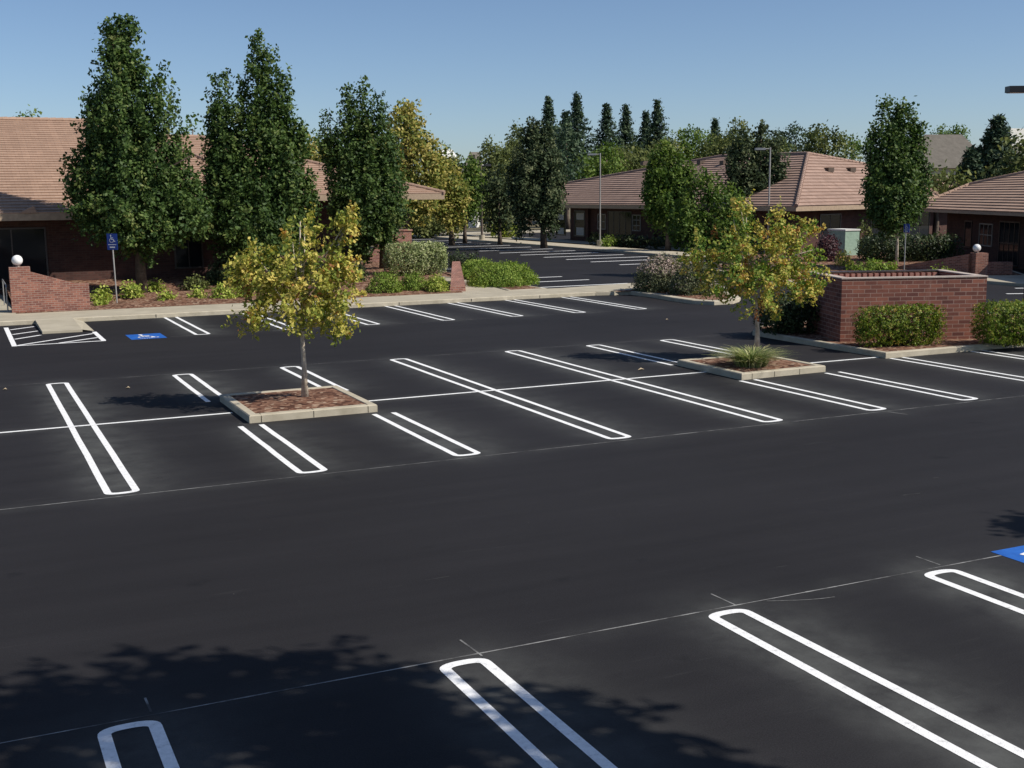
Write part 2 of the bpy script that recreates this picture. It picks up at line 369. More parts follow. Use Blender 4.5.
def crown_points(lobes, leaf, clump_s, n_per, dens, stem, lean):
    P = []; T = []; Nn = []
    for (top, bot, r, kind) in lobes:
        ax = top-bot; Hh = ax.length; vol = r*r*Hh
        area = 2*PI*r*Hh
        nc = max(10, int(area*dens))
        k = 0
        while k < nc:
            t_ = random.random(); pr_ = prof(kind, t_)
            if random.random() > pr_*.95+.08: continue
            k += 1
            th = random.random()*2*PI; rho = r*pr_*(random.random()**.38)
            if random.random() < .12: rho *= 1.12
            out = np.array([math.cos(th), math.sin(th), 0.])
            c = np.array(bot)+np.array(ax)*t_+out*rho
            if kind == 'ball': dirv = c-np.array((top+bot)/2); dirv = dirv/(np.linalg.norm(dirv)+1e-6)
            else: dirv = out*lean+np.array([0, 0, 1.])
            dirv = dirv+rng.normal(size=3)*.25; dirv /= np.linalg.norm(dirv)
            n = max(3, int(n_per*random.uniform(.6, 1.4)))
            u = rng.random(n)
            pts = c+dirv[None]*(u[:, None]-.4)*stem*random.uniform(.6, 1.3)+rng.normal(size=(n, 3))*clump_s*(1.1-u[:, None]*.6)
            P.append(pts); T.append(np.clip(random.gauss(.45, .2)+rng.normal(size=n)*.16, 0, 1))
            nb = out*.8+np.array([0, 0, .55]); Nn.append(np.repeat(nb[None], n, 0))
    return np.concatenate(P), np.concatenate(T), np.concatenate(Nn)
def tree(name, label, cat, base, D, lobes_px, m, bark, leaf=.14, clump=.2, n_per=26, dens=2.6, stem=.8, lean=.25, tr=.14, group=None, limbs=6, trunk_top=None):
    """lobes_px: (px, top_y, bottom_y, half_width_px, kind) measured in the picture, turned into metres at depth D"""
    base = Vector(base)
    o = thing(name, base, label, cat, group)
    k = D/FOC; lobes = []
    for (cx, ty, by, hw, kind) in lobes_px:
        lobes.append((dep(cx, ty, D), dep(cx, by, D), hw*k, kind))
    P, T, Nn = crown_points(lobes, leaf, clump, n_per, dens, stem, lean)
    leaf_mesh('crown', P, leaf*rng.uniform(.7, 1.3, len(P)), T, Nn, m, o)
    mb = MB(); big = max(lobes, key=lambda l: l[2]); top = max(lobes, key=lambda l: l[0].z)
    hgt = top[0].z-base.z
    tt = base.lerp(top[0], .0)
    pts = []; rad = []
    tp = top[1].lerp(top[0], .8)
    for i in range(7):
        s = i/6; p = base.lerp(Vector((base.x*(1-s)+tp.x*s, base.y*(1-s)+tp.y*s, tp.z)), s)
        p.x += math.sin(i*2.1+base.x)*tr*.25*(i > 0); p.y += math.cos(i*1.7+base.y)*tr*.25*(i > 0)
        pts.append(p); rad.append(tr*(1-.8*s)*(1.35 if i == 0 else 1))
    mb.tube(pts, rad, 9)
    for i in range(limbs):
        l = random.choice(lobes); s = random.uniform(.4, .65) if leaf < .15 else random.uniform(.22, .55); p0 = pts[0].lerp(pts[-1], s)
        th = random.random()*2*PI; q = l[1].lerp(l[0], random.uniform(.35, .8)); r_ = l[2]*random.uniform(.3, .65)
        q = Vector((q.x+math.cos(th)*r_*.8, q.y+math.sin(th)*r_*.8, max(q.z, p0.z+hgt*.08)))
        mid = p0.lerp(q, .5)+Vector((math.cos(th)*r_*.18, math.sin(th)*r_*.18, -hgt*.02))
        mb.tube([p0, mid, q], [tr*.42, tr*.28, tr*.08], 6)
    mb.build('trunk', bark, o, smooth=True)
    return o
def shrub(name, label, cat, base, dims, m, leaf=.08, dens=60, rz=0, group=None, box=True, clump=.10, core=True, flowers=0, sharp=7.):
    """dims = x, y, z size in metres; leaf shell over a twig core"""
    base = Vector(base); o = thing(name, base, label, cat, group)
    dx, dy, dz = dims; e = sharp if box else 2.0
    area = 2*(dx*dy+dx*dz+dy*dz)-dx*dy; nc = int(area*dens/6)
    P = []; T = []; Nn = []
    ca, sa = math.cos(rz), math.sin(rz)
    for i in range(nc):
        dvec = rng.normal(size=3)
        dvec /= (np.abs(dvec)**e).sum()**(1/e)
        if not box: dvec[2] = abs(dvec[2])*1.0
        lump = 1+.05*math.sin(dvec[0]*7+dvec[1]*5+base.x)+(.0 if box else .08*math.sin(dvec[0]*13+base.y)*math.cos(dvec[1]*11))
        rr = (random.random()**.25)*lump
        c = dvec*rr*np.array([dx/2, dy/2, dz/2 if box else dz]); c[2] += dz/2 if box else 0
        if c[2] < .02: c[2] = random.uniform(.02, dz*.3)
        n = 7
        pts = c+rng.normal(size=(n, 3))*clump
        tt = np.clip(random.gauss(.45, .2)+rng.normal(size=n)*.2, 0, 1)
        if flowers and dvec[2] > .55 and random.random() < flowers: tt[:] = rng.uniform(.92, 1, n)
        elif flowers: tt = np.minimum(tt, .86)
        pts[:, 2] = np.maximum(pts[:, 2], .02)
        pw = pts.copy(); pw[:, 0] = pts[:, 0]*ca-pts[:, 1]*sa; pw[:, 1] = pts[:, 0]*sa+pts[:, 1]*ca
        P.append(pw+np.array(base)); T.append(tt); Nn.append(np.repeat(dvec[None]*1.1, n, 0))
    P = np.concatenate(P); T = np.concatenate(T); Nn = np.concatenate(Nn)
    leaf_mesh('foliage', P, leaf*rng.uniform(.7, 1.3, len(P)), T, Nn, m, o)
    if core:
        mb = MB(); ns = max(8, int(10*dx))
        for i in range(ns):
            a, b_ = random.uniform(-.25, .25)*dx, random.uniform(-.25, .25)*dy
            c_, d_ = random.uniform(-.42, .42)*dx, random.uniform(-.4, .4)*dy
            p = [(a, b_, -.03), ((a+c_)/2, (b_+d_)/2, dz*.4), (c_, d_, dz*.85)]
            p = [(base.x+x*ca-y*sa, base.y+x*sa+y*ca, base.z+z) for x, y, z in p]
            mb.tube(p, [.018, .012, .006], 5)
        mb.build('stems', MAT['twig'], o)
    return o

# ================================================================== SETTING
# ground
mb = MB(); mb.add([(-2500, -2500, -.06), (2500, -2500, -.06), (2500, 2500, -.06), (-2500, 2500, -.06)], [[0, 1, 2, 3]])
structure(mb.build('ground', MAT['soil']))
# asphalt sheet, finely divided where the stripes are so it can carry a wear map
LOOPS = []   # x, y0, y1, open at low end, open at high end
for x in (1.74, 10.10, 13.40): LOOPS.append((x, 17.5, 29.05, 0, 0))
for x in (4.58, 7.20, 15.92, 18.36): LOOPS.append((x, 17.5, 21.78, 0, 1))
for x in (4.58, 7.20, 15.92, 18.36): LOOPS.append((x, 24.78 if x < 15 else 24.6, 29.05, 1, 0))
LOOPS.append((21.43, 17.5, 22.95, 0, 1))
LOOPS.append((24.2, 17.5, 22.95, 0, 1))
LOOPS.append((26.95, 17.5, 22.95, 0, 1))
for x in (.76, 3.70, 6.62, 9.50): LOOPS.append((x, -2.0, 9.58, 0, 0))
for x in (6.66, 9.45, 12.25, 14.95, 17.55, 20.05, 22.62): LOOPS.append((x, 37.25, 43.28, 0, 1))
xs = np.concatenate([[-60, -30, -15, -8], np.arange(-4, 30.01, .16), [34, 40, 50, 70, 110]])
ys = np.concatenate([[-60, -30, -12, -6], np.arange(-3, 44.01, .16), [50, 60, 80, 100, 128]])
X, Y = np.meshgrid(xs, ys); nx, ny = len(xs), len(ys)
wear = np.zeros_like(X)
for (x, y0, y1, a, b) in LOOPS:
    dx = X-(x+.25); sg = np.where(dx > 0, .62, .42); amp = random.uniform(.38, .62)
    wy = 1/(1+np.exp(-(Y-y0+.15)/.25))*1/(1+np.exp((Y-y1-.15)/.25))
    wear = np.maximum(wear, amp*np.exp(-(np.maximum(np.abs(dx)-.12, 0)/sg)**1.5)*wy)
for yl, w_ in ((23.25, .3), (17.35, .12), (9.66, .10), (29.2, .08)):
    wear = np.maximum(wear, w_*np.exp(-((Y-yl)/.25)**2)*(X < 31))
me = bpy.data.meshes.new('parking_lot')
co = np.stack([X, Y, np.zeros_like(X)], -1).reshape(-1)
me.vertices.add(nx*ny); me.vertices.foreach_set('co', co.astype(np.float32))
idx = np.arange(nx*ny).reshape(ny, nx)
q = np.stack([idx[:-1, :-1], idx[:-1, 1:], idx[1:, 1:], idx[1:, :-1]], -1).reshape(-1)
me.loops.add(len(q)); me.loops.foreach_set('vertex_index', q.astype(np.int32))
me.polygons.add(len(q)//4); me.polygons.foreach_set('loop_start', np.arange(0, len(q), 4, dtype=np.int32)); me.update(calc_edges=True)
at = me.attributes.new('wear', 'FLOAT', 'POINT'); at.data.foreach_set('value', wear.reshape(-1).astype(np.float32))
me.materials.append(MAT['asphalt'])
lot = bpy.data.objects.new('parking_lot', me); C.objects.link(lot); structure(lot)

ZP = .004
def strip(mb, p, q_, w, z=ZP):
    p, q_ = Vector((p[0], p[1])), Vector((q_[0], q_[1])); d = (q_-p).normalized(); n = Vector((-d.y, d.x))*w/2
    mb.add([(p.x-n.x, p.y-n.y, z), (q_.x-n.x, q_.y-n.y, z), (q_.x+n.x, q_.y+n.y, z), (p.x+n.x, p.y+n.y, z)], [[0, 1, 2, 3]])
def loop_mark(x, y0, y1, o0, o1, w=.5, lw=.105):
    mb = MB(); out = []; inn = []; n = 12
    r = w/2; cx = x+r
    se = lambda q: math.copysign(abs(q)**.8, q)
    def arc(cy, sgn):
        return [(cx+r*se(math.cos(th)), cy+sgn*r*.62*se(math.sin(th)), cx+(r-lw)*se(math.cos(th)), cy+sgn*(r*.62-lw)*se(math.sin(th))) for th in np.linspace(0, PI, n+1)]
    j = lambda: random.uniform(-.006, .006)
    ya, yb = (y0 if o0 else y0+r*.62), (y1 if o1 else y1-r*.62)
    for xx in (x, x+w-lw):
        seg = 8; ysq = np.linspace(ya, yb, seg+1)
        vs = []; 
        for yy in ysq: a = j()*(yy != ya and yy != yb); vs += [(xx+a, yy, ZP), (xx+lw+a, yy, ZP)]
        mb.add(vs, [[2*i, 2*i+1, 2*i+3, 2*i+2] for i in range(seg)])
    for (op, cy, sg) in ((o0, ya, -1), (o1, yb, 1)):
        if op: continue
        A = arc(cy, sg); vs = []
        for a in A: vs += [(a[0], a[1], ZP), (a[2], a[3], ZP)]
        fs = [[2*i, 2*i+2, 2*i+3, 2*i+1] if sg > 0 else [2*i, 2*i+1, 2*i+3, 2*i+2] for i in range(n)]
        mb.add(vs, fs)
    return mb
for a in LOOPS: loop_mark(*a).build('stall_marking', MAT['paint'], lot)
# long centre line between the islands
for (x0, x1) in ((-14, 4.80), (7.50, 16.05), (18.88, 21.38)):
    mb = MB(); strip(mb, (x0, 23.25), (x1, 23.25), .10, ZP+.003); mb.build('centre_line', MAT['paint'], lot)
# chalk snap lines left from setting out
for (x0, x1, y, w) in ((-14, 33, 17.36, .022), (-14, 10.9, 9.66, .022), (-14, 31, 29.2, .014), (5.9, 24, 37.15, .014)):
    mb = MB(); n = 60
    for i in range(n):
        a, b = x0+(x1-x0)*i/n, x0+(x1-x0)*(i+1)/n; strip(mb, (a, y), (b, y), w*random.uniform(.6, 1.1), .0025)
    mb.build('chalk_line', MAT['chalk'], lot)
for (a, b, c, d) in ((482, 656, 460, 640), (735, 605, 711, 594), (940, 565, 916, 556.5), (151, 712, 145, 698)):
    mb = MB(); strip(mb, onz(a, b), onz(c, d), .02, .003); mb.build('chalk_tick', MAT['chalk'], lot)
for (x, y0, y1) in ((16.2, 16.9, 17.3), (4.7, 21.8, 22.1), (7.45, 29.1, 29.45)):
    mb = MB(); strip(mb, (x+.1, y0), (x-.02, y1), .02, .003); mb.build('chalk_tick', MAT['chalk'], lot)
mb = MB()
for i in range(5):
    a = i*.16; b = a+.16; strip(mb, (7.45+a*.9, 9.62-.22*math.sin(a*1.8)), (7.45+b*.9, 9.62-.22*math.sin(b*1.8)), .014, .003)
mb.build('chalk_scribble', MAT['chalk'], lot)
# faint scratches and scuffs in the drive lane
for k in range(14):
    x = random.uniform(-1, 16); y = random.choice([random.uniform(10.1, 12.5), random.uniform(10.1, 16.5), random.uniform(30, 36)]); ln = random.uniform(.05, .35)
    mb = MB(); a = random.uniform(-.08, .08); strip(mb, (x, y), (x+ln, y+ln*a), random.uniform(.005, .010), .003); mb.build('scuff', MAT['scuff'], lot)
# accessible bay: hatching and blue square with symbol
mb = MB()
strip(mb, (1.46, 37.0), (1.46, 42.6), .14); strip(mb, (1.4, 37.1), (4.0, 37.1), .12, ZP+.002); strip(mb, (3.95, 37.16), (3.95, 39.8), .14)
for (a, b) in (((1.55, 37.2), (3.88, 39.3)), ((1.55, 38.9), (2.35, 39.7)), ((1.55, 40.3), (2.35, 41.0)), ((1.55, 41.8), (2.35, 42.5)), ((2.7, 37.2), (3.88, 38.1))): strip(mb, a, b, .12)
mb.build('hatched_marking', MAT['paint'], lot)
def wheelchair(fn, s):
    """strokes of a wheelchair symbol in a unit square, fn maps (u,v) to a point"""
    mb = MB()
    def line(pts, w):
        for i in range(len(pts)-1):
            p, q_ = Vector(pts[i]), Vector(pts[i+1]); d = (q_-p).normalized(); n = Vector((-d.y, d.x))*w/2; e = d*w*.25
            c = [p-n-e, q_-n+e, q_+n+e, p+n-e]; mb.add([fn(a.x, a.y) for a in c], [[0, 1, 2, 3]])
    n = 14; c = [(.40+.06*math.cos(2*PI*i/n), .84+.06*math.sin(2*PI*i/n)) for i in range(n)]
    mb.add([fn(*p) for p in c], [list(range(n))])
    line([(.40, .74), (.43, .45), (.62, .45), (.72, .22), (.80, .24)], .07); line([(.42, .60), (.60, .60)], .055)
    line([(.36, .50)]+[(.46+.2*math.cos(th), .33+.2*math.sin(th)) for th in np.linspace(2.2, 5.9, 12)], .05)
    return mb
def blue_square(x0, y0, w, h, flip=False):
    mb = MB(); mb.add([(x0, y0, ZP), (x0+w, y0, ZP), (x0+w, y0+h, ZP), (x0, y0+h, ZP)], [[0, 1, 2, 3]])
    o = mb.build('accessible_bay_square', MAT['bluepaint'], lot)
    if flip: fn = lambda u, v_: (x0+w*(1-u), y0+h*(1-v_), .008)
    else: fn = lambda u, v_: (x0+w*u, y0+h*v_, .008)
    wheelchair(fn, 1).build('accessible_symbol', MAT['paint'], lot)
blue_square(4.72, 36.95, 1.05, 1.4); blue_square(10.86, 8.7, 1.2, 1.12, True)
# stripes of the far lot
for y in (61.3, 64.8, 68.1, 71.3, 74.9, 78.4, 82.1, 85.9, 89.8, 93.8, 98, 102.5, 107):
    mb = MB(); strip(mb, (36.0, y), (42.2, y), .30); mb.build('stall_line', MAT['paint'], lot)
for (y, x1) in ((48.4, 28.9), (51.5, 28.5), (54.2, 28.4), (56.8, 28.0), (60, 28.2), (63.2, 28.2)):
    mb = MB(); strip(mb, (23.5, y), (x1, y), .22); mb.build('stall_line', MAT['paint'], lot)
# stripes of the small court behind the brick enclosure
for (x, y0, y1) in ((35.3, 30.5, 32.6), (39.0, 35.2, 37.0), (41.5, 37.0, 38.2), (33.0, 27.5, 29.5)):
    mb = MB(); strip(mb, (x, y0), (x+2.6, y0-1.2), .22); mb.build('stall_line', MAT['paint'], lot)

KZ = .15
def kerbed(name, poly, kw=.16, top='mulch', bed_name='planting_bed', z=KZ, dz=-.02, domed=None):
    """kerb ring of real height with a fill inside it"""
    n = len(poly); a = sum(poly[i][0]*poly[(i+1) % n][1]-poly[(i+1) % n][0]*poly[i][1] for i in range(n))
    if a < 0: poly = poly[::-1]
    mb = MB(); b = .02; o1 = poly; o2 = inset(poly, b); i2 = inset(poly, kw-b*.5); i1 = inset(poly, kw)
    vs = [(x, y, 0) for x, y in o1]+[(x, y, z-b) for x, y in o1]+[(x, y, z) for x, y in o2]+[(x, y, z) for x, y in i2]+[(x, y, z-.012) for x, y in i1]+[(x, y, -.02) for x, y in i1]
    fs = []
    for k in range(5): fs += [[k*n+i, k*n+(i+1) % n, (k+1)*n+(i+1) % n, (k+1)*n+i] for i in range(n)]
    mb.add(vs, fs); kb = mb.build(name, MAT['kerb']); structure(kb)
    inner = inset(poly, kw-.004); mb = MB(); m = len(inner)
    cx = sum(p[0] for p in inner)/m; cy = sum(p[1] for p in inner)/m
    rings = 5; vs = []
    for k in range(rings+1):
        s = 1-k/rings*.96
        for (x, y) in inner: vs.append((cx+(x-cx)*s, cy+(y-cy)*s, z+dz+(domed or 0)*(1-s*s)+(random.uniform(-.01, .01) if k else 0)))
    fs = [[k*m+i, k*m+(i+1) % m, (k+1)*m+(i+1) % m, (k+1)*m+i] for k in range(rings) for i in range(m)]+[[rings*m+i for i in range(m)]]
    mb.add(vs, fs); bd = mb.build(bed_name, MAT[top]); structure(bd)
    return kb, bd
def densify(poly, d=1.2):
    out = []
    for i in range(len(poly)):
        p, q_ = Vector(poly[i]), Vector(poly[(i+1) % len(poly)]); n = max(1, int((q_-p).length/d))
        for k in range(n): r_ = p.lerp(q_, k/n); out.append((r_.x, r_.y))
    return out
kerbed('island_kerb', [(4.86, 22.0), (7.40, 22.0), (7.40, 24.72), (4.86, 24.72)], .17, 'mulch', 'island_bed', .15, -.015, .03)
kerbed('island_kerb', [(16.06, 21.85), (18.55, 21.95), (18.55, 24.5), (16.06, 24.5)], .17, 'mulch', 'island_bed', .15, -.015, .03)
# joints cut in the island kerbs
ik = [o for o in C.objects if o.name.startswith('island_kerb')]
for (x, y, k) in ((5.08, 22.0, 0), (6.1, 22.0, 0), (7.2, 22.0, 0), (16.35, 21.862, 1), (17.0, 21.888, 1), (17.75, 21.918, 1)):
    mb = MB(); mb.add([(x, y-.003, .005), (x+.014, y-.003, .005), (x+.014, y-.003, .132), (x, y-.003, .132)], [[0, 1, 2, 3]])
    mb.add([(x, y+.022, .1515), (x+.014, y+.022, .1515), (x+.014, y+.15, .1515), (x, y+.15, .1515)], [[0, 1, 2, 3]]); mb.build('kerb_joint', MAT['twig'], ik[k])

# main pavement along the far row (kerb + slab)
FK = 43.3
walk = [(-20, FK), (25.9, FK), (26.2, FK+.2), (28.6, 46.7), (21.6, 46.0), (10, 45.9), (-20, 45.9)]
mb = MB(); mb.prism([(-20, FK), (24.3, FK), (24.3, FK+.16), (-20, FK+.16)], 0, KZ, .02); structure(mb.build('pavement_kerb', MAT['kerb']))
mb = MB(); mb.prism([(-20, FK+.163), (25.5, FK+.163), (28.7, 46.9), (24.1, 46.0), (-20, 46.0)], 0, KZ-.003); structure(mb.build('pavement', MAT['walk']))
mb = MB()
for x in np.arange(-18, 24.5, 3.05): mb.add([(x, FK-.003, .02), (x+.03, FK-.003, .02), (x+.03, FK-.003, KZ-.02), (x, FK-.003, KZ-.02)], [[0, 1, 2, 3]])
mb.build('kerb_joint', MAT['black'], bpy.data.objects['pavement_kerb'])
# path between brick wedge and mound, path to left entrance
mb = MB(); mb.prism([(19.4, 46.003), (21.4, 46.003), (22.5, 53.2), (21.6, 58), (20.3, 58), (21.0, 53.5)], 0, KZ+.0); structure(mb.build('path', MAT['walk']))
mb = MB(); mb.prism([(-6, 46.003), (1.95, 46.003), (1.95, 56), (-6, 56)], 0, KZ+.006); structure(mb.build('path', MAT['walk']))
# rounded nose island at the end of the pavement
nose = [(24.3, 43.28), (25.7, 42.9), (25.75, 41.2), (25.55, 39.4), (25.55, 38.0), (26.0, 37.2), (26.9, 37.25), (27.8, 38.0), (28.6, 39.4), (29.8, 41.6), (31.2, 44.2), (31.0, 46.4), (28.9, 46.9), (25.55, 43.47)]
kerbed('nose_kerb', densify(nose, .6), .42, 'mulch', 'nose_bed', .152, -.01, .05)
# ramp from pavement into the accessible bay
mb = MB()
mb.add([(2.42, 40.0, .075), (3.62, 40.0, .075), (3.62, FK-.01, .15), (2.42, FK-.01, .15), (2.42, 40.0, 0), (3.62, 40.0, 0), (3.62, FK-.01, 0), (2.42, FK-.01, 0)],
       [[0, 1, 2, 3], [0, 4, 5, 1], [1, 5, 6, 2], [3, 7, 4, 0]])
mb.add([(3.62, 40.02, .072), (3.98, 40.02, .004), (3.98, FK-.01, .004), (3.623, FK-.01, .15)], [[0, 1, 2, 3]])
structure(mb.build('kerb_ramp', MAT['walk']))
# sloping bed in front of the left building
def strip_bed(name, poly, m=MAT['mulch']):
    mb = MB(); mb.prism(poly, -.05, lambda x, y: bedz(y)-.01+.0); return structure(mb.build(name, m))
bp_ = [(1.97, 46.02), (19.4, 46.02), (21.0, 53.5), (20.3, 58.3), (19, 64), (1.97, 64)]
ys2 = np.linspace(46.02, 64, 40); xs2 = np.linspace(1.97, 21.0, 44)
vs = []; fs = []
for j, yy in enumerate(ys2):
    xr = 19.4+(yy-46.02)*.214 if yy < 53.5 else 21.0-(yy-53.5)*.19
    for i in range(44):
        xx = 1.97+(xr-1.97)*i/43; edge = min(1, (yy-46.02)/.5)*min(1, i/3, (43-i)/3)
        vs.append((xx, yy, bedz(yy)+.06*edge*math.sin(xx*1.3)*math.cos(yy*1.1)+edge*random.uniform(-.015, .025)-.012))
for j in range(39):
    for i in range(43): fs.append([j*44+i, j*44+i+1, (j+1)*44+i+1, (j+1)*44+i])
mb = MB(); mb.add(vs, fs); structure(mb.build('sloping_bed', MAT['mulch'], smooth=True))
# bed under green mound
def rr(poly): return poly
kerbed('mound_kerb', densify([(21.55, 46.05), (23.4, 46.05), (23.5, 50), (23.6, 58), (25.6, 66), (25.0, 72), (22.5, 72), (21.9, 58.1), (22.7, 53.2)], 1.5), .15, 'mulch', 'mound_bed', .152, -.01, .1)
# far kerb and pavement of second lot
kerbed('far_kerb', densify([(43.2, 62.5), (49.5, 62.5), (49.5, 120), (43.2, 120)], 3), 3.6, 'mulch', 'far_bed', .15, -.02, .0)
# bed left of the second lot, behind
mb = MB(); mb.prism([(19.0, 72.2), (25.0, 72.2), (29, 84), (36, 100), (43, 118.5), (43, 135), (-20, 135), (-20, 64.2), (19, 64.2)], -.05, .12); structure(mb.build('back_bed', MAT['soil']))
mb = MB(); mb.prism([(30, 117), (90, 117), (90, 122), (30, 122)], -.03, .10); structure(mb.build('back_pavement', MAT['walk']))
# bed round the brick enclosure
kerbed('enclosure_kerb', densify([(21.35, 22.98), (40, 22.98), (40, 25), (32.6, 25.5), (31.0, 29.6), (26.5, 30.4), (22.3, 29.6), (21.45, 28.7)], 1.), .16, 'mulch', 'enclosure_bed', .15, -.015, .02)
# bed before the right-hand building
rb = densify([(36.5, 47.2), (42.8, 42.6), (46.6, 40.8), (60, 58.5), (52.5, 68), (43.5, 60.8), (36.5, 52.5)], 1.5)
kerbed('court_kerb', rb, .16, 'mulch', 'court_bed', .15, -.01, .35)
mb = MB(); mb.prism([(42.4, 36.6), (49.5, 34.5), (51.8, 41.5), (46.8, 40.6), (42.5, 42.4)], -.02, .14, .02); structure(mb.build('court_pavement', MAT['walk']))
kerbed('round_tree_kerb', densify([(33.5, 44.0), (36.0, 44.0), (40, 50), (42.5, 56.5), (39.0, 56.8), (36.2, 51)], 1.2), .16, 'mulch', 'round_tree_bed', .15, -.01, .1)

# ================================================================== BUILDINGS
TC = .42
def clip(poly, lo, hi):
    def half(pl, c, sg):
        out = []
        for i in range(len(pl)):
            a, b = pl[i], pl[(i+1) % len(pl)]; da, db = sg*(a[1]-c), sg*(b[1]-c)
            if da >= 0: out.append(a)
            if (da >= 0) != (db >= 0): t_ = da/(da-db); out.append((a[0]+(b[0]-a[0])*t_, c))
        return out
    p = half(poly, lo, 1); return half(p, hi, -1) if len(p) > 2 else []
def tiled(mb, pts):
    """roof plane laid with stepped courses"""
    pts = [Vector(p) for p in pts]; n = (pts[1]-pts[0]).cross(pts[2]-pts[0]).normalized()
    if n.z < 0: n = -n
    t_ = Vector((-n.y, n.x, 0)).normalized(); b_ = n.cross(t_); d0 = pts[0].dot(n)
    uv = [(p.dot(t_), p.dot(b_)) for p in pts]; v0 = min(p[1] for p in uv); v1 = max(p[1] for p in uv)
    k = math.floor(v0/TC)
    P = lambda u, v_, h: t_*u+b_*v_+n*(d0+h)
    while k*TC < v1:
        c = clip(uv, k*TC, (k+1)*TC)
        if len(c) > 2:
            hh = lambda v_: .012+.055*(1-(v_-k*TC)/TC)
            vs = [P(u, v_, hh(v_)) for u, v_ in c]; f = list(range(len(vs)))
            nn = sum(((vs[i]-vs[0]).cross(vs[(i+1) % len(vs)]-vs[0]) for i in range(1, len(vs))), Vector())
            mb.add(vs, [f if nn.dot(n) > 0 else f[::-1]])
            lo = min(v_ for u, v_ in c); bu = [u for u, v_ in c if abs(v_-lo) < 1e-6]
            if len(bu) > 1:
                a, b = min(bu), max(bu); h1 = hh(lo)
                mb.add([P(a, lo, -.01), P(b, lo, -.01), P(b, lo, h1), P(a, lo, h1)], [[0, 1, 2, 3]])
        k += 1
def window(par, p, q_, a, b, z0, z1, mull=2, tr_=0, fm='frame', depth=.05, painted_reflection=None):
    """window in the wall from p to q_ (outside on the right-hand side), a..b along it"""
    p, q_ = Vector((p[0], p[1])), Vector((q_[0], q_[1])); d = (q_-p).normalized(); out = Vector((d.y, -d.x)); rz = math.atan2(d.y, d.x)
    def bx(mb, u0, u1, w0, w1, o0, o1):
        c = p+d*((u0+u1)/2)+out*((o0+o1)/2); mb.box((c.x, c.y, (w0+w1)/2), (u1-u0, o1-o0, w1-w0), rz)
    mb = MB(); t_ = .07
    bx(mb, a, b, z0, z0+t_, 0, depth+.03); bx(mb, a, b, z1-t_, z1, 0, depth)
    bx(mb, a, a+t_, z0+t_, z1-t_, 0, depth); bx(mb, b-t_, b, z0+t_, z1-t_, 0, depth)
    for i in range(1, mull): u = a+(b-a)*i/mull; bx(mb, u-.025, u+.025, z0+t_, z1-t_, 0, depth-.01)
    for i in range(tr_): w = z0+(z1-z0)*(i+1)/(tr_+1); bx(mb, a+t_, b-t_, w-.025, w+.025, 0, depth-.015)
    f = mb.build('window', MAT[fm], par)
    mb = MB(); bx(mb, a+.03, b-.03, z0+.03, z1-.03, .004, .018); g_ = mb.build('pane', MAT['glass'], None); g_.parent = f
    if painted_reflection:  # pale panels over the pane stand in for reflections in the glass
        for (u0, u1, w0, w1) in painted_reflection:
            mb = MB(); bx(mb, a+(b-a)*u0, a+(b-a)*u1, z0+(z1-z0)*w0, z0+(z1-z0)*w1, .02, .024); x = mb.build('painted_reflection', MAT['painted_reflection'], None); x.parent = f
    return f
def building(name, label, eave, ze, roofs, hips, base=0., over=1.0, tm='tile', fas=.26, wallmat='brick_wall', backs=()):
    """eave: counter-clockwise outline; roofs: planar polygons in 3D"""
    n = len(eave); a = sum(eave[i][0]*eave[(i+1) % n][1]-eave[(i+1) % n][0]*eave[i][1] for i in range(n))
    if a < 0: eave = eave[::-1]
    o = thing(name, (eave[0][0], eave[0][1], 0), label, 'building')
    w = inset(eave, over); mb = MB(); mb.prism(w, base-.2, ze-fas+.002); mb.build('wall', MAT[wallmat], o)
    mb = MB(); s_in = inset(eave, .05); mb.prism(s_in, ze-fas+.03, ze-fas+.06); mb.build('soffit', MAT['soffit'], o)
    mb = MB(); i2 = inset(eave, .04); n = len(eave)
    for i in range(n):
        j = (i+1) % n; p = [eave[i], eave[j], i2[j], i2[i]]
        mb.prism(p, ze-fas, ze-.01)
    mb.build('fascia', MAT['fascia'], o)
    mb = MB()
    for r_ in roofs: tiled(mb, r_)
    for r_ in list(roofs)+list(backs):
        pts = [Vector(p)-Vector((0, 0, .012)) for p in r_]; mb.add(pts, [list(range(len(pts)))])
    rf = mb.build('roof', MAT[tm], o)
    mb = MB()
    for h in hips:
        p, q_ = Vector(h[0]), Vector(h[1]); m_ = max(2, int((q_-p).length/.4)); pts = [p.lerp(q_, i/m_)+Vector((0, 0, .05)) for i in range(m_+1)]
        for i in range(m_): mb.tube([pts[i], pts[i+1]], [.135, .11], 8)
    if hips:
        r_ = mb.build('ridge_tiles', MAT[tm], None); r_.parent = rf
    return o, w, rf
def vent(rf, p):
    mb = MB(); p = Vector(p); mb.box((p.x, p.y, p.z+.12), (.5, .5, .3)); x = mb.build('roof_vent', MAT['soffit'], None); x.parent = rf

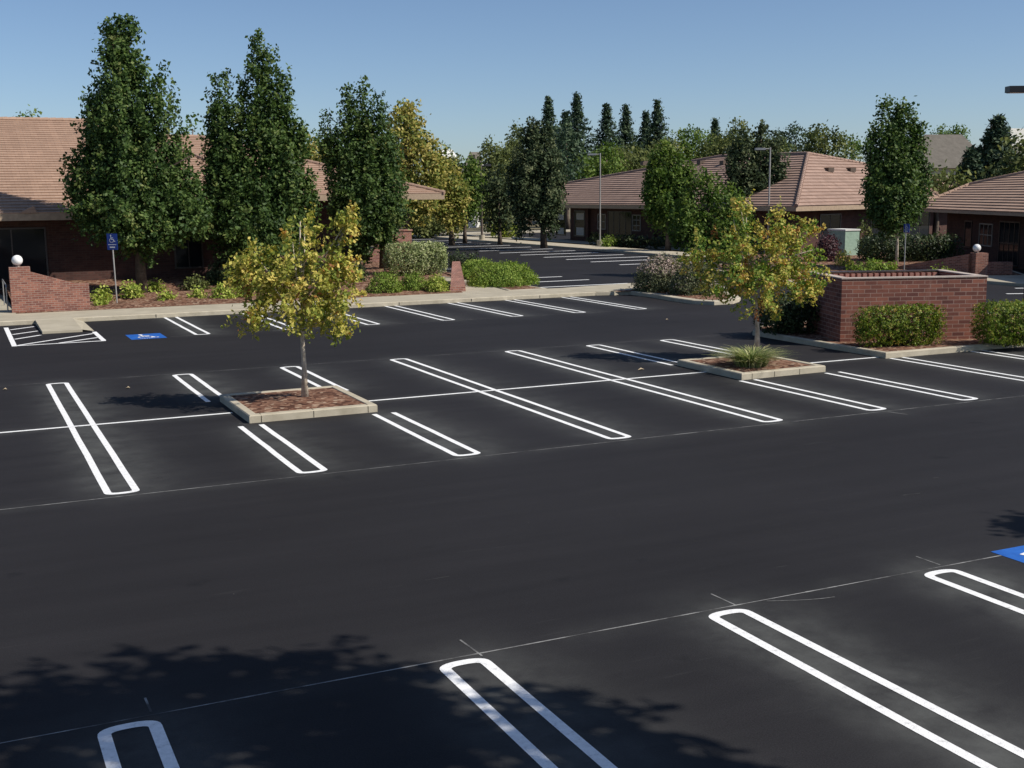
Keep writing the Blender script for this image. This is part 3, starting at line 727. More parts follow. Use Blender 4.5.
# ---- left building: broad main roof plus lower wing to the right
zeA = 3.62; YA = 54.0
kA = .31
ridge = onY(60, 121, 54+15.2); rz_ = ridge.z; RA = 54+15.2
kA = (rz_-zeA)/15.2
Rr = onY(118, 121, RA); cr = (Rr.x+6.5, YA)
eA = [(-22, YA), cr, (cr[0], YA+30.4), (-22, YA+30.4)]
fr = [(-22, YA, zeA), (cr[0], YA, zeA), (Rr.x, RA, rz_), (-22, RA, rz_)]
bA = [[(cr[0], YA, zeA), (cr[0], YA+30.4, zeA), (Rr.x, RA, rz_)], [(cr[0], YA+30.4, zeA), (-22, YA+30.4, zeA), (-22, RA, rz_), (Rr.x, RA, rz_)], [(-22, YA+30.4, zeA), (-22, YA, zeA), (-22, RA, rz_)]]
obA, wA, rA = building('office_building', 'long low brick office with broad salmon tiled roof at far left behind the tallest tree', eA, zeA, [fr], [((cr[0], YA, zeA), (Rr.x, RA, rz_)), ((Rr.x, RA, rz_), (-22, RA, rz_))], base=.3, over=1.6, tm='tile', backs=bA, fas=.3)
p, q_ = wA[0], wA[1]
for (a, b) in ((16.0, 19.6), (20.0, 24.2)):  # large dark panes added to paint the black of the shaded entrance recess
    window(obA, p, q_, a, b, .35, 3.0, 3)
for a in (29.6, 33.2):
    window(obA, p, q_, a, a+1.3, 1.0, 2.6, 2, fm='frame')
# small gable on the eave
gp = onY(32, 202, YA+.9); mb = MB()
g0 = onY(19, 213.5, YA-.02); g1 = onY(37, 213.5, YA-.02)
mb.add([(g0.x, YA-.05, zeA+.02), (g1.x, YA-.05, zeA+.02), (gp.x, YA-.05, gp.z-.15), (gp.x, YA+1.6, gp.z-.12), (g0.x, YA+.6, zeA+.2), (g1.x, YA+.6, zeA+.2)], [[0, 1, 2], [0, 2, 3, 4], [1, 5, 3, 2]])
x = mb.build('roof_gable', MAT['tile'], None); x.parent = rA
# wing with hipped roof end
cB = onY(444.5, 193.5, 66.0); zeB = cB.z
d_ = 12.3
def hipB(d): return Vector((cB.x-d, 66+d, zeB+.31*d))
pk = onplane(200, 137.5, (cB.x, 66, zeB), Vector((0, -.31, 1)).normalized())
eB = [(pk.x-8, 66), (cB.x, 66), (cB.x, 66+2*(pk.y-66)), (pk.x-8, 66+2*(pk.y-66))]
ry = pk.y; rzB = pk.z
fB = [(pk.x-8, 66, zeB), (cB.x, 66, zeB), tuple(pk), (pk.x-8, ry, rzB)]
bB = [[(cB.x, 66, zeB), (cB.x, 2*ry-66, zeB), tuple(pk)], [(cB.x, 2*ry-66, zeB), (pk.x-8, 2*ry-66, zeB), (pk.x-8, ry, rzB), tuple(pk)], [(pk.x-8, 2*ry-66, zeB), (pk.x-8, 66, zeB), (pk.x-8, ry, rzB)]]
obB, wB, rB = building('office_building', 'brick office wing with hip roof ending in a tan fascia beside the golden trees', eB, zeB, [fB], [((cB.x, 66, zeB), tuple(pk)), (tuple(pk), (pk.x-8, ry, rzB))], base=.3, over=3.6, tm='tile', backs=bB, fas=.34)

# ---- middle building
zeM = 3.28; XM = 48.5; kM = .45
nM = Vector((-kM, 0, 1)).normalized(); pM = (XM, 61, zeM)
P0 = onplane(565, 184, pM, nM); P1 = onplane(722, 156.5, pM, nM); P2 = onplane(808, 154, pM, nM)
A = Vector((XM, 98.5, zeM)); B = Vector((XM, 61.2, zeM)); B = Vector((XM, onplane(793.5, 208, pM, nM).y, zeM)) if 50 < onplane(793.5, 208, pM, nM).y < 70 else B
A = Vector((XM, onplane(553, 204, pM, nM).y, zeM)) if 85 < onplane(553, 204, pM, nM).y < 115 else A
Cc = B+Vector((math.sin(math.radians(72)), math.cos(math.radians(72)), 0))*27
nH = (Cc-B).cross(P2-B).normalized()
P3 = onplane(948, 180, B, nH)
Dd = Vector((78, 104, zeM))
eM = [(A.x, A.y), (B.x, B.y), (Cc.x, Cc.y), (Dd.x, Dd.y)]
bM = [[tuple(Cc), tuple(Dd), tuple(P3)], [tuple(P3), tuple(Dd), tuple(P1), tuple(P2)], [tuple(Dd), tuple(A), tuple(P0), tuple(P1)]]
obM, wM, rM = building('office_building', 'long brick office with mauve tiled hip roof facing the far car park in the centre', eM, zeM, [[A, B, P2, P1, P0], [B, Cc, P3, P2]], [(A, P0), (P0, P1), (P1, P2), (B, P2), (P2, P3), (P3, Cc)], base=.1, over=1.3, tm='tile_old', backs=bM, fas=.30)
ins = wM
# find west wall (shared x)
wl = sorted(ins, key=lambda q: q[0])[:2]; wl = sorted(wl, key=lambda q: -q[1]); p, q_ = wl
Lw = abs(p[1]-q_[1])
def uw(px): 
    d = ray(px, 220); t = wl[0][0]/d[0]; return p[1]-d[1]*t
for (x0, x1, z0, z1, mu, tr_, fm, bl) in ((556, 566, .5, 2.75, 1, 0, 'frame', [(.2, .8, .62, .85), (.2, .8, .05, .3)]), (574.5, 585, .5, 2.75, 1, 0, 'frame', [(.2, .9, .65, .9), (.2, .9, .05, .35)]), (598, 606, 1.2, 2.5, 2, 1, 'paleframe', None),
                              (608, 632, .15, 2.75, 4, 0, 'frame', None), (632.8, 641, 1.2, 2.5, 2, 2, 'paleframe', None), (662, 674, .5, 2.7, 1, 0, 'frame', None), (700, 716, .5, 2.7, 2, 0, 'frame', None), (740, 756, .5, 2.7, 2, 0, 'frame', None)):
    window(obM, p, q_, uw(x0), uw(x1), z0, z1, mu, tr_, fm, painted_reflection=bl)
for px in (589, 655):
    mb = MB(); u = uw(px); mb.box((wl[0][0]-.12, p[1]-u, 1.5), (.24, .5, 2.9)); mb.build('pilaster', MAT['brick_wall'], obM)
south = [q for q in ins if q not in wl]; sC = min(south, key=lambda q: q[1])
for (a, b) in ((3.0, 5.6), (9.5, 12), (15, 18)): window(obM, wl[1], sC, a, b, .6, 2.7, 2)
for (px, py) in ((644, 165),): vent(rM, onplane(px, py, pM, nM))
for px in (645, 701, 724): vent(rM, onplane(px, 164, pM, nM))
for px in (829, 851): 
    v_ = onplane(px, 171.5, B, nH); vent(rM, v_)

# ---- right building
zeR = 3.05
E1 = onz(911.5, 208.7, zeR); E2 = onz(1024, 213.2, zeR); dR = (E2-E1).normalized(); E3 = E1+dR*26
inn = Vector((-dR.y, dR.x, 0)); inn = inn if inn.x > 0 else -inn
kR = .36; nR = (Vector((0, 0, 1))-inn*kR).normalized()
Q1 = onplane(970, 185, E1, nR); Q2 = onplane(1024, 173.5, E1, nR)
tt = (Q2-Q1).normalized(); Q3 = Q2+tt*3.0; Q4 = Q3+dR*12
E4 = E3+inn*24; E5 = E1+inn*20+dR*1
bR = [[tuple(E3), tuple(E4), tuple(Q4)], [tuple(E4), tuple(E5), tuple(Q3), tuple(Q4)], [tuple(E5), tuple(E1), tuple(Q1), tuple(Q2), tuple(Q3)]]
obR, wR, rR = building('office_building', 'brick office at right edge with low striped tile roof and deep shaded entrance', [(v_.x, v_.y) for v_ in (E1, E3, E4, E5)], zeR, [[E1, E3, Q4, Q3, Q2, Q1]], [(E1, Q1), (Q1, Q2), (Q2, Q3), (Q3, Q4)], base=.1, over=1.7, tm='tile', backs=bR, fas=.16)
wp = min(wR, key=lambda q: (Vector(q)-Vector((E1.x, E1.y))).length); wq = min(wR, key=lambda q: (Vector(q)-Vector((E3.x, E3.y))).length)
for (a, b, z0, z1, mu, tr_, fm) in ((3.2, 4.4, .8, 2.4, 1, 0, 'frame'), (5.6, 7.6, 1.0, 2.3, 3, 1, 'paleframe'), (8.6, 11.4, .1, 2.5, 4, 1, 'frame'), (13, 15, .8, 2.4, 2, 0, 'frame')):
    window(obR, wp, wq, a, b, z0, z1, mu, tr_, fm)

# ---- far buildings
def far_house(label, px0, px1, pe, pr0, pr1, pr_, D, mroof, mwall, gable=False):
    a = dep(px0, pe, D); b = dep(px1, pe, D+4); r0 = dep(pr0, pr_, D+7); r1 = dep(pr1, pr_, D+9)
    o = thing('house', (a.x, a.y, 0), label, 'building')
    back = Vector((ray(512, 190)[0], ray(512, 190)[1], 0))*16
    mb = MB(); pts = [a, b, b+back, a+back]
    mb.prism([(v_.x, v_.y) for v_ in inset([(v_.x, v_.y) for v_ in pts], .6) and [Vector((x, y, 0)) for x, y in inset([(v_.x, v_.y) for v_ in pts], .6)]], -.5, a.z-.05); mb.build('wall', mwall, o)
    mb = MB(); c, d = b+back, a+back
    if gable: r0 = Vector((r0.x, r0.y, r0.z))
    mb.add([a, b, c, d, r0, r1], [[0, 1, 5, 4], [1, 2, 5], [2, 3, 4, 5], [3, 0, 4], [0, 3, 2, 1]]); rf = mb.build('roof', mroof, o)
    return o, rf
h1, rf1 = far_house('large grey roofed house far behind the right-hand offices', 900, 996, 168, 925, 962, 134.5, 175, MAT['greyroof'], MAT['stucco'])
h2, rf2 = far_house('dark grey roofed house at the right edge beyond the conifer', 985, 1060, 160, 1012, 1060, 134, 190, MAT['greyroof'], MAT['stucco'])
mb = MB(); c = dep(1018, 134, 182); mb.box((c.x, c.y, c.z-.5), (4.5, 1.2, 2.6)); mb.build('gable_wall', MAT['offwhite'], h2)
h3, rf3 = far_house('small pale house peeking between the trees beyond the far car park', 459, 482, 176, 470, 480, 152, 150, MAT['greyroof'], MAT['offwhite'])
mb = MB(); c = dep(472, 163, 149.5); mb.box((c.x, c.y, c.z), (.8, .3, 2.0)); mb.build('window', MAT['frame'], h3)
h4, rf4 = far_house('white block showing over the yellow trees in the distance', 437, 456, 158, 440, 452, 149.5, 230, MAT['offwhite'], MAT['offwhite'])

# ================================================================== WALLS, ENCLOSURE, STREET FURNITURE
def globe_lamp(loc, label):
    o = thing('globe_lamp', loc, label, 'lamp', 'white globe lamps on brick piers'); x, y, z = loc
    mb = MB(); mb.tube([(x, y, z), (x, y, z+.03), (x, y, z+.06)], [.11, .10, .07], 14); mb.build('base', MAT['bronze'], o)
    mb = MB(); mb.sphere((x, y, z+.235), .19, 24, 14); mb.build('globe', MAT['white'], o, smooth=True)
# sloping brick wall at the left entrance
YW = 46.35
def zz(px, py): return onY(px, py, YW).z
def xx_(px, py=300): return onY(px, py, YW).x
x0, xp, x1, x2 = xx_(10.5, 290), xx_(30.5, 275), xx_(77, 300), xx_(90, 300)
zt, zs, ze_ = zz(20, 267), zz(31, 272), zz(84, 283.5)
o = thing('brick_wall', ((x0+x2)/2, YW, .15), 'low red brick wall sloping down from its globe-topped pier by the left entrance', 'wall')
mb = MB()
prof_ = [(xp, .1), (x2, .1), (x2, ze_), (x1, ze_), (xp, zs)]
mb.add([(x, YW, z) for x, z in prof_]+[(x, YW+.32, z) for x, z in prof_], [[0, 1, 2, 3, 4], [9, 8, 7, 6, 5], [0, 5, 6, 1], [1, 6, 7, 2], [2, 7, 8, 3], [3, 8, 9, 4]])
mb.build('panel', MAT['brick_fine'], o)
mb = MB(); mb.box(((x0+xp)/2, YW+.16, (zt+.1)/2), (xp-x0, .40, zt-.1)); mb.build('pier', MAT['brick_fine'], o)
globe_lamp(((x0+xp)/2-.05, YW+.16, zt), 'white globe lamp topping the pier of the sloping wall at far left')
# handrail beside it
o = thing('handrail', (x0-.15, YW+.6, .15), 'thin grey handrail post left of the sloping brick wall', 'handrail')
mb = MB(); mb.tube([(x0-.12, YW+.5, .15), (x0-.12, YW+.5, 1.05), (x0-.12, YW+.65, 1.12), (x0-.12, YW+3.5, 1.15)], [.025]*4, 8)
mb.build('rail', MAT['metal'], o); mb = MB(); mb.tube([(x0-.12, YW+3.4, .15), (x0-.12, YW+3.4, 1.13)], [.022]*2, 8); mb.build('post', MAT['metal'], o)
# brick wedge at the right end of the bed
w0 = onbed(449.5, 292); w1 = onbed(462, 290)
o = thing('brick_wall', tuple(w0), 'small leaning brick wedge wall between junipers and the path', 'wall')
wa = [onz(446.5, 292, .15), onz(462, 291.5, .15), onz(462.5, 281, .15)]
mb = MB(); bx0 = wa[0].x; by0 = wa[0].y
hx = dep(462, 270, 50.5).z
yb_ = by0+5.5
mb.add([(bx0+.1, by0, .1), (bx0+.85, by0-.1, .1), (bx0+2.95, yb_, .1), (bx0+2.55, yb_, .1), (bx0+.2, by0+.05, .34), (bx0+.85, by0-.05, .40), (bx0+2.95, yb_, hx+.05), (bx0+2.55, yb_, hx+.05)],
       [[0, 3, 2, 1], [4, 5, 6, 7], [0, 1, 5, 4], [1, 2, 6, 5], [2, 3, 7, 6], [3, 0, 4, 7]])
mb.build('panel', MAT['brick_fine'], o)
# taller brick wall behind the variegated hedge
o = thing('brick_wall', (22.3, 64, .5), 'brick screen wall with sloping left shoulder behind the variegated hedge', 'wall')
Y3 = 62.0; q1, q2, q3 = onY(384, 231.5, Y3), onY(411.5, 231, Y3), onY(370, 262, Y3)
mb = MB(); pr3 = [(q3.x, .4), (q2.x, .4), (q2.x, q2.z), (q1.x, q1.z), (q3.x, q3.z+.2)]
mb.add([(x, Y3, z) for x, z in pr3]+[(x, Y3+.4, z) for x, z in pr3], [[0, 1, 2, 3, 4], [9, 8, 7, 6, 5], [0, 5, 6, 1], [1, 6, 7, 2], [2, 7, 8, 3], [3, 8, 9, 4]])
mb.build('panel', MAT['brick_fine'], o)
mb = MB(); c = (q1.x+q2.x)/2; mb.box((c, Y3+.2, q2.z+.05), (q2.x-q1.x+.1, .5, .09)); mb.build('coping', MAT['brick_fine'], o)

# refuse enclosure
TH = math.radians(-20); ea = Vector((math.cos(TH), math.sin(TH), 0)); eb = Vector((-math.sin(TH), math.cos(TH), 0))
F0 = onz(840, 341.5, .14); F0.z = 0; FD = F0.x*R[2][0]+F0.y*R[2][1]
_k = ray(986, 300); _k = _k[0]/_k[1]; WE = (_k*F0.y-F0.x)/(ea.x-_k*ea.y); DE, TE = 2.75, .22; HE = dep(840, 278.5, FD).z-.05
o = thing('brick_enclosure', tuple(F0), 'open-topped red brick refuse enclosure with pale cap behind the clipped hedge', 'enclosure')
def eb_box(mb, u0, u1, v0, v1, z0, z1): 
    c = F0+ea*((u0+u1)/2)+eb*((v0+v1)/2); mb.box((c.x, c.y, (z0+z1)/2), (u1-u0, v1-v0, z1-z0), TH)
for nm, (u0, u1, v0, v1) in (('front_wall', (0, WE, 0, TE)), ('side_wall', (0, TE, TE, DE)), ('side_wall', (WE-TE, WE, TE, DE)), ('back_wall', (TE, WE-TE, DE-TE, DE))):
    mb = MB(); eb_box(mb, u0, u1, v0, v1, .1, HE if nm != 'back_wall' else HE-.02); w_ = mb.build(nm, MAT['brick_big'], o)
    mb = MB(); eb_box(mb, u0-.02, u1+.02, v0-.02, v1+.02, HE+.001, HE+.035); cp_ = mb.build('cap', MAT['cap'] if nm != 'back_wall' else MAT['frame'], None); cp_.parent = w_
mb = MB()
n_ = 20
for i in range(n_):
    u = TE+.15+(WE-2*TE-.3)*i/(n_-1); eb_box(mb, u-.055, u+.055, DE-TE-.10, DE-TE-.004, .3, HE-.03)
mb.build('gate_slats', MAT['gate'], o)

# brick pier with globe in the right-hand court
pc = onz(983, 275.5, .14)
o = thing('brick_wall', tuple(pc), 'brick pier and low wing wall by the entrance at right behind the enclosure', 'wall')
pD = pc.x*R[2][0]+pc.y*R[2][1]; top = dep(983, 253, pD*1.0+.6).z
mb = MB(); mb.box((pc.x, pc.y+.3, (top+.1)/2), (.62, .62, top-.1), math.radians(-20)); mb.build('pier', MAT['brick_fine'], o)
mb = MB(); d1 = Vector((-.25, .97, 0)); a_ = Vector((pc.x-.42, pc.y+.55, 0)); b_ = a_+d1*4.6; nn = Vector((.97, .25, 0))*.28
mb.add([(a_.x, a_.y, .1), (b_.x, b_.y, .1), (b_.x, b_.y, top-.95), (a_.x, a_.y, top-.05), (a_.x+nn.x, a_.y+nn.y, .1), (b_.x+nn.x, b_.y+nn.y, .1), (b_.x+nn.x, b_.y+nn.y, top-.95), (a_.x+nn.x, a_.y+nn.y, top-.05)],
       [[0, 1, 2, 3], [7, 6, 5, 4], [3, 2, 6, 7], [1, 5, 6, 2], [0, 3, 7, 4]]); mb.build('panel', MAT['brick_fine'], o)
mb = MB(); mb.box((pc.x+1.0, pc.y+.1, .45), (1.4, .35, .6), math.radians(-20)); mb.build('low_panel', MAT['brick_fine'], o)
globe_lamp((pc.x-.18, pc.y+.3, top), 'white globe lamp on the brick pier by the right-hand entrance')

# utility cabinet
bd_ = dep(843, 254, 70)
o = thing('utility_cabinet', (bd_.x, bd_.y, .2), 'pale green metal utility cabinet before the centre building', 'cabinet')
zt_ = dep(843, 228.5, 70).z; mb = MB(); mb.box((bd_.x, bd_.y, (zt_-.1+.2)/2), (1.05, 1.5, zt_-.3), 0); mb.build('housing', MAT['boxgreen'], o)
mb = MB(); mb.box((bd_.x, bd_.y, zt_-.06), (1.12, 1.58, .09), 0); mb.build('lid', MAT['offwhite'], o)
mb = MB(); mb.box((bd_.x, bd_.y, .18), (1.3, 1.8, .16), 0); mb.build('plinth', MAT['walk'], o)

# parking signs
def sign(p, top, w, h, label, lean=0., rz=math.radians(-38), sym=True):
    o = thing('parking_sign', tuple(p), label, 'sign', 'blue accessible parking signs'); x, y, z = p
    mb = MB(); mb.tube([(x, y, z-.05), (x+lean, y, top)], [.028, .028], 10); mb.build('post', MAT['greypole'], o)
    ca, sa = math.cos(rz), math.sin(rz); cx, cy = x+lean-sa*-.0, y-.05
    mb = MB(); mb.box((cx, cy, top-h/2), (w, .012, h), rz); pl = mb.build('plate', MAT['signblue'], o)
    fn = lambda u, v_: (cx+(u-.5)*w*ca+sa*.009, cy+(u-.5)*w*sa-ca*.009, top-h*.62+v_*h*.6)
    m_ = wheelchair(fn, 1).build('symbol', MAT['signwhite'], None); m_.parent = pl
    mb = MB()
    for (z0, z1, u0, u1) in ((.30, .34, .12, .88), (.12, .2, .25, .75)):
        mb.add([(cx+(u0-.5)*w*ca+sa*.009, cy+(u0-.5)*w*sa-ca*.009, top-h+z0*h), (cx+(u1-.5)*w*ca+sa*.009, cy+(u1-.5)*w*sa-ca*.009, top-h+z0*h), (cx+(u1-.5)*w*ca+sa*.009, cy+(u1-.5)*w*sa-ca*.009, top-h+z1*h), (cx+(u0-.5)*w*ca+sa*.009, cy+(u0-.5)*w*sa-ca*.009, top-h+z1*h)], [[0, 1, 2, 3]])
    m_ = mb.build('lettering', MAT['signwhite'], None); m_.parent = pl
sp = onbed(117, 302); st = onY(111.5, 233.5, sp.y).z
sign(sp, st, .44, .62, 'blue accessible parking sign on a leaning pole in the left planting bed', lean=onY(111.5, 233.5, sp.y).x-sp.x)
sp = onz(904, 272, .3); sD = sp.x*R[2][0]*1+sp.y*R[2][1]; sign(sp, dep(904, 224, sD).z, .34, .42, 'blue accessible parking sign beside the tree before the right-hand offices', rz=math.radians(-82))

# lamp posts
def lamp_post(base, topz, label, head_dir=(-1, 0), m='greypole', double=False, r=.06):
    x, y, z = base; o = thing('lamp_post', tuple(base), label, 'lamp post', 'tall car park lamp posts')
    mb = MB(); mb.tube([(x, y, z), (x, y, z+.5), (x, y, topz)], [r*1.15, r, r*.8], 12); mb.build('pole', MAT[m], o, smooth=False)
    mb = MB(); mb.tube([(x, y, z-.05), (x, y, z+.45)], [.26, .26], 16); mb.build('plinth', MAT['walk'], o)
    hd = Vector((head_dir[0], head_dir[1], 0)).normalized(); rz = math.atan2(hd.y, hd.x)
    for s in ((1, -1) if double else (1,)):
        mb = MB(); c = Vector((x, y, topz-.1)); e = c+hd*s*.35; mb.tube([tuple(c), tuple(e)], [.035, .035], 8); mb.build('arm', MAT['greypole'], o)
        c2 = c+hd*s*.66; mb = MB(); mb.box((c2.x, c2.y, c2.z), (.64, .40, .2 if m == 'bronze' else .14), rz); hb = mb.build('lamp_head', MAT['black'] if m == 'bronze' else MAT['metal'], o)
        mb = MB(); mb.box((c2.x, c2.y, c2.z-.105), (.55, .34, .02), rz); ln = mb.build('lens', MAT['glass'], None); ln.parent = hb
R2 = Vector((R[0][0], R[0][1], 0)).normalized()
b1 = onz(600, 246, .14); D1 = b1.x*R[2][0]+b1.y*R[2][1]
lamp_post(b1, dep(598, 153.5, D1+.7).z, 'tall grey lamp post on the far pavement before the centre building', head_dir=(-R2.x, -R2.y))
b2 = dep(767.5, 262, 78); b2.z = .1
lamp_post(b2, dep(767.5, 148, 78).z, 'tall grey lamp post behind the right-hand island tree', head_dir=(-R2.x, -R2.y))
b3 = onz(482, 240, .12); D3 = b3.x*R[2][0]+b3.y*R[2][1]
lamp_post(b3, dep(481, 164, D3).z, 'thin brown lamp post beyond the far lot between small trees', m='bronze', r=.1, head_dir=(1, .2))
hp = dep(1005.5, 89.5, 38.5); b4 = hp+R2*1.04
lamp_post((b4.x, b4.y, 0), hp.z+.1, 'lamp post standing just outside the right edge with its dark head in view', head_dir=(-R2.x, -R2.y), m='bronze', double=True)

# litter
for (px, py, lab) in ((641, 370, 'curled tan leaf lying right of the second long stall loop'), (5, 390, 'pale scrap lying left of the first stall loop'), (128, 388.5, 'small pale scrap lying right of the first stall loop'), (667, 320, 'pale scrap on the drive lane near the rounded kerb nose')):
    c = onz(px, py, 0); mb = MB(); r_ = .09 if px == 641 else .05
    mb.add([(c.x-r_, c.y, .01), (c.x-r_*.2, c.y-r_*.6, .035), (c.x+r_, c.y-.01, .012), (c.x+r_*.3, c.y+r_*.6, .05), (c.x, c.y, .005)], [[0, 1, 4], [1, 2, 4], [2, 3, 4], [3, 0, 4]])
    tag(mb.build('litter_scrap', MAT['ivory']), lab, 'litter', 'litter on the asphalt')

# ================================================================== TREES
def bed_pt(px, py): return onbed(px, py)
# island trees
def island_tree(base, D, top_y, lobes, label, m, tr=.06):
    return tree('young_maple', label, 'tree', base, D, lobes, m, MAT['bark_pale'], leaf=.088, clump=.075, n_per=42, dens=5.2, stem=.38, lean=.8, tr=tr, group='young trees in the car park islands', limbs=16)
t1b = onz(305, 397.5, .14); D1_ = t1b.x*R[2][0]+t1b.y*R[2][1]
island_tree(t1b, D1_, 212, [(302, 232, 330, 32, 'ball'), (268, 250, 330, 30, 'ball'), (333, 254, 330, 30, 'ball'), (335, 216, 262, 14, 'ball'), (300, 212, 260, 20, 'ball'), (250, 236, 275, 18, 'ball'), (346, 262, 300, 18, 'ball'), (248, 290, 326, 20, 'ball'), (340, 300, 338, 18, 'ball'), (300, 260, 332, 55, 'ball'), (238, 268, 284, 12, 'ball'), (350, 212, 232, 6, 'ball')],
            'young tree with yellow-green autumn leaves in the left kerbed island', L['autumn'])
t2b = Vector((19.05, 25.35, .14)); t2b = onz(757, 353, .14); D2_ = t2b.x*R[2][0]+t2b.y*R[2][1]
island_tree(t2b, D2_, 205, [(755, 225, 305, 36, 'ball'), (722, 232, 300, 34, 'ball'), (790, 232, 300, 36, 'ball'), (740, 198, 245, 15, 'ball'), (775, 206, 250, 18, 'ball'), (697, 238, 275, 17, 'ball'), (807, 250, 296, 20, 'ball'), (765, 262, 315, 42, 'ball'), (735, 270, 302, 30, 'ball'), (805, 224, 246, 12, 'ball'), (812, 280, 304, 16, 'ball')],
            'broader young tree with brown-gold and green leaves in the right kerbed island', L['autumn2'], .065)
# strappy plant at the second tree's foot
def strappy(base, r, h, n, label):
    o = thing('strappy_plant', tuple(base), label, 'plant'); V = []; F = []; tn = []
    for i in range(n):
        th = random.random()*2*PI; a = random.uniform(.2, 1)*r; b0 = Vector(base)+Vector((math.cos(th), math.sin(th), 0))*random.uniform(0, r*.45)
        hh = h*random.uniform(.5, 1.1); dd = Vector((math.cos(th), math.sin(th), 0)); sd = Vector((-dd.y, dd.x, 0))*.013; tc = random.random(); k = len(V)
        for s in (0, .4, .75, 1): 
            p = b0+dd*a*s*s*1.1+Vector((0, 0, hh*(s*1.5-.75*s*s))); w = sd*(1.2-s)
            V += [tuple(p-w), tuple(p+w)]; tn += [tc, tc]
        F += [[k, k+1, k+3, k+2], [k+2, k+3, k+5, k+4], [k+4, k+5, k+7, k+6]]
    me = bpy.data.meshes.new('blades'); me.from_pydata(V, [], F); at = me.attributes.new('tint', 'FLOAT', 'POINT'); at.data.foreach_set('value', np.array(tn, np.float32)); me.materials.append(L['straw'])
    x = bpy.data.objects.new('blades', me); C.objects.link(x); x.parent = o; x.matrix_parent_inverse = Matrix.Translation(-Vector(o.location))
strappy(onz(751, 366, .15), .82, .5, 900, 'tuft of green and straw-coloured blades at the foot of the right island tree')

# pears in the left bed
G1 = 'upright pear trees in the left bed'
kw = dict(leaf=.165, clump=.15, n_per=34, dens=4.3, stem=.8, lean=.5)
b = onbed(142, 292); D = b.x*R[2][0]+b.y*R[2][1]
tree('pear_tree', 'tallest dark green pear tree with twin tops standing behind the blue sign at left', 'tree', b, D,
     [(121, 20, 235, 34, 'spire'), (122, 34, 235, 27, 'spire'), (159, 72, 240, 26, 'spire'), (101, 76, 235, 23, 'spire'), (138, 110, 245, 34, 'spire'), (88, 150, 222, 20, 'spire'), (176, 150, 235, 20, 'spire'), (140, 185, 248, 48, 'ball'), (194, 178, 228, 15, 'spire'), (113, 18, 70, 9, 'spire'), (133, 24, 90, 10, 'spire'), (73, 152, 205, 8, 'spire'), (146, 225, 258, 22, 'ball'), (180, 205, 240, 26, 'ball'), (96, 195, 236, 24, 'ball')],
     L['pear'], MAT['bark'], tr=.19, group=G1, **kw)
b = onbed(252, 283); D = b.x*R[2][0]+b.y*R[2][1]
tree('pear_tree', 'second tall pear tree with several spiky tops in the left bed', 'tree', b, D,
     [(259, 38, 250, 20, 'spire'), (269, 54, 250, 20, 'spire'), (221, 59, 230, 12, 'spire'), (240, 79, 250, 17, 'spire'), (283, 76, 250, 16, 'spire'), (226, 104, 245, 19, 'spire'), (288, 104, 250, 19, 'spire'), (257, 172, 262, 40, 'ball'), (300, 150, 240, 14, 'spire'), (213, 112, 205, 9, 'spire'), (258, 196, 268, 46, 'ball'), (300, 124, 150, 4, 'spire'), (308, 175, 230, 9, 'spire'), (215, 180, 240, 16, 'ball')],
     L['pear'], MAT['bark'], tr=.18, group=G1, **kw)
b = onbed(384, 268); D = b.x*R[2][0]+b.y*R[2][1]
tree('pear_tree', 'third pear tree at the right end of the left bed before golden foliage', 'tree', b, D,
     [(363, 78, 225, 13, 'spire'), (348, 88, 225, 12, 'spire'), (378, 92, 225, 14, 'spire'), (327, 115, 165, 7, 'spire'), (342, 130, 230, 14, 'spire'), (362, 115, 245, 24, 'spire'), (390, 138, 228, 15, 'spire'), (368, 165, 240, 30, 'ball'), (382, 185, 238, 24, 'ball'), (333, 130, 175, 9, 'spire'), (364, 215, 258, 16, 'ball'), (385, 215, 252, 9, 'ball')],
     L['pear'], MAT['bark'], tr=.18, group=G1, **kw)
# golden trees behind the left building
kw2 = dict(leaf=.28, clump=.34, n_per=30, dens=1.7, stem=.9, lean=.8)
def ground_at(px, D): b = dep(px, 250, D); b.z = 0; return b
tree('golden_tree', 'large golden-leaved tree rising behind the left office wing', 'tree', ground_at(408, 92), 92, [(402, 106, 190, 17, 'ball'), (422, 134, 210, 20, 'ball'), (392, 135, 220, 20, 'ball'), (410, 165, 226, 24, 'ball'), (408, 103, 135, 9, 'ball'), (416, 120, 150, 9, 'ball'), (436, 142, 180, 10, 'ball')], L['yellow'], MAT['bark'], tr=.3, group='golden trees behind the left offices', **kw2)
tree('golden_tree', 'smaller golden tree right of the tan fascia over the far lot entrance', 'tree', ground_at(452, 100), 100, [(450, 162, 225, 13, 'ball'), (444, 175, 222, 17, 'ball'), (434, 156, 210, 11, 'ball'), (460, 182, 222, 8, 'ball'), (452, 190, 232, 12, 'ball')], L['yellow'], MAT['bark'], tr=.22, group='golden trees behind the left offices', **kw2)
tree('golden_tree', 'golden tree glimpsed between the second and third pear trees', 'tree', ground_at(318, 105), 105, [(312, 143, 220, 14, 'ball'), (330, 138, 220, 12, 'ball')], L['yellow'], MAT['bark'], tr=.22, group='golden trees behind the left offices', **kw2)
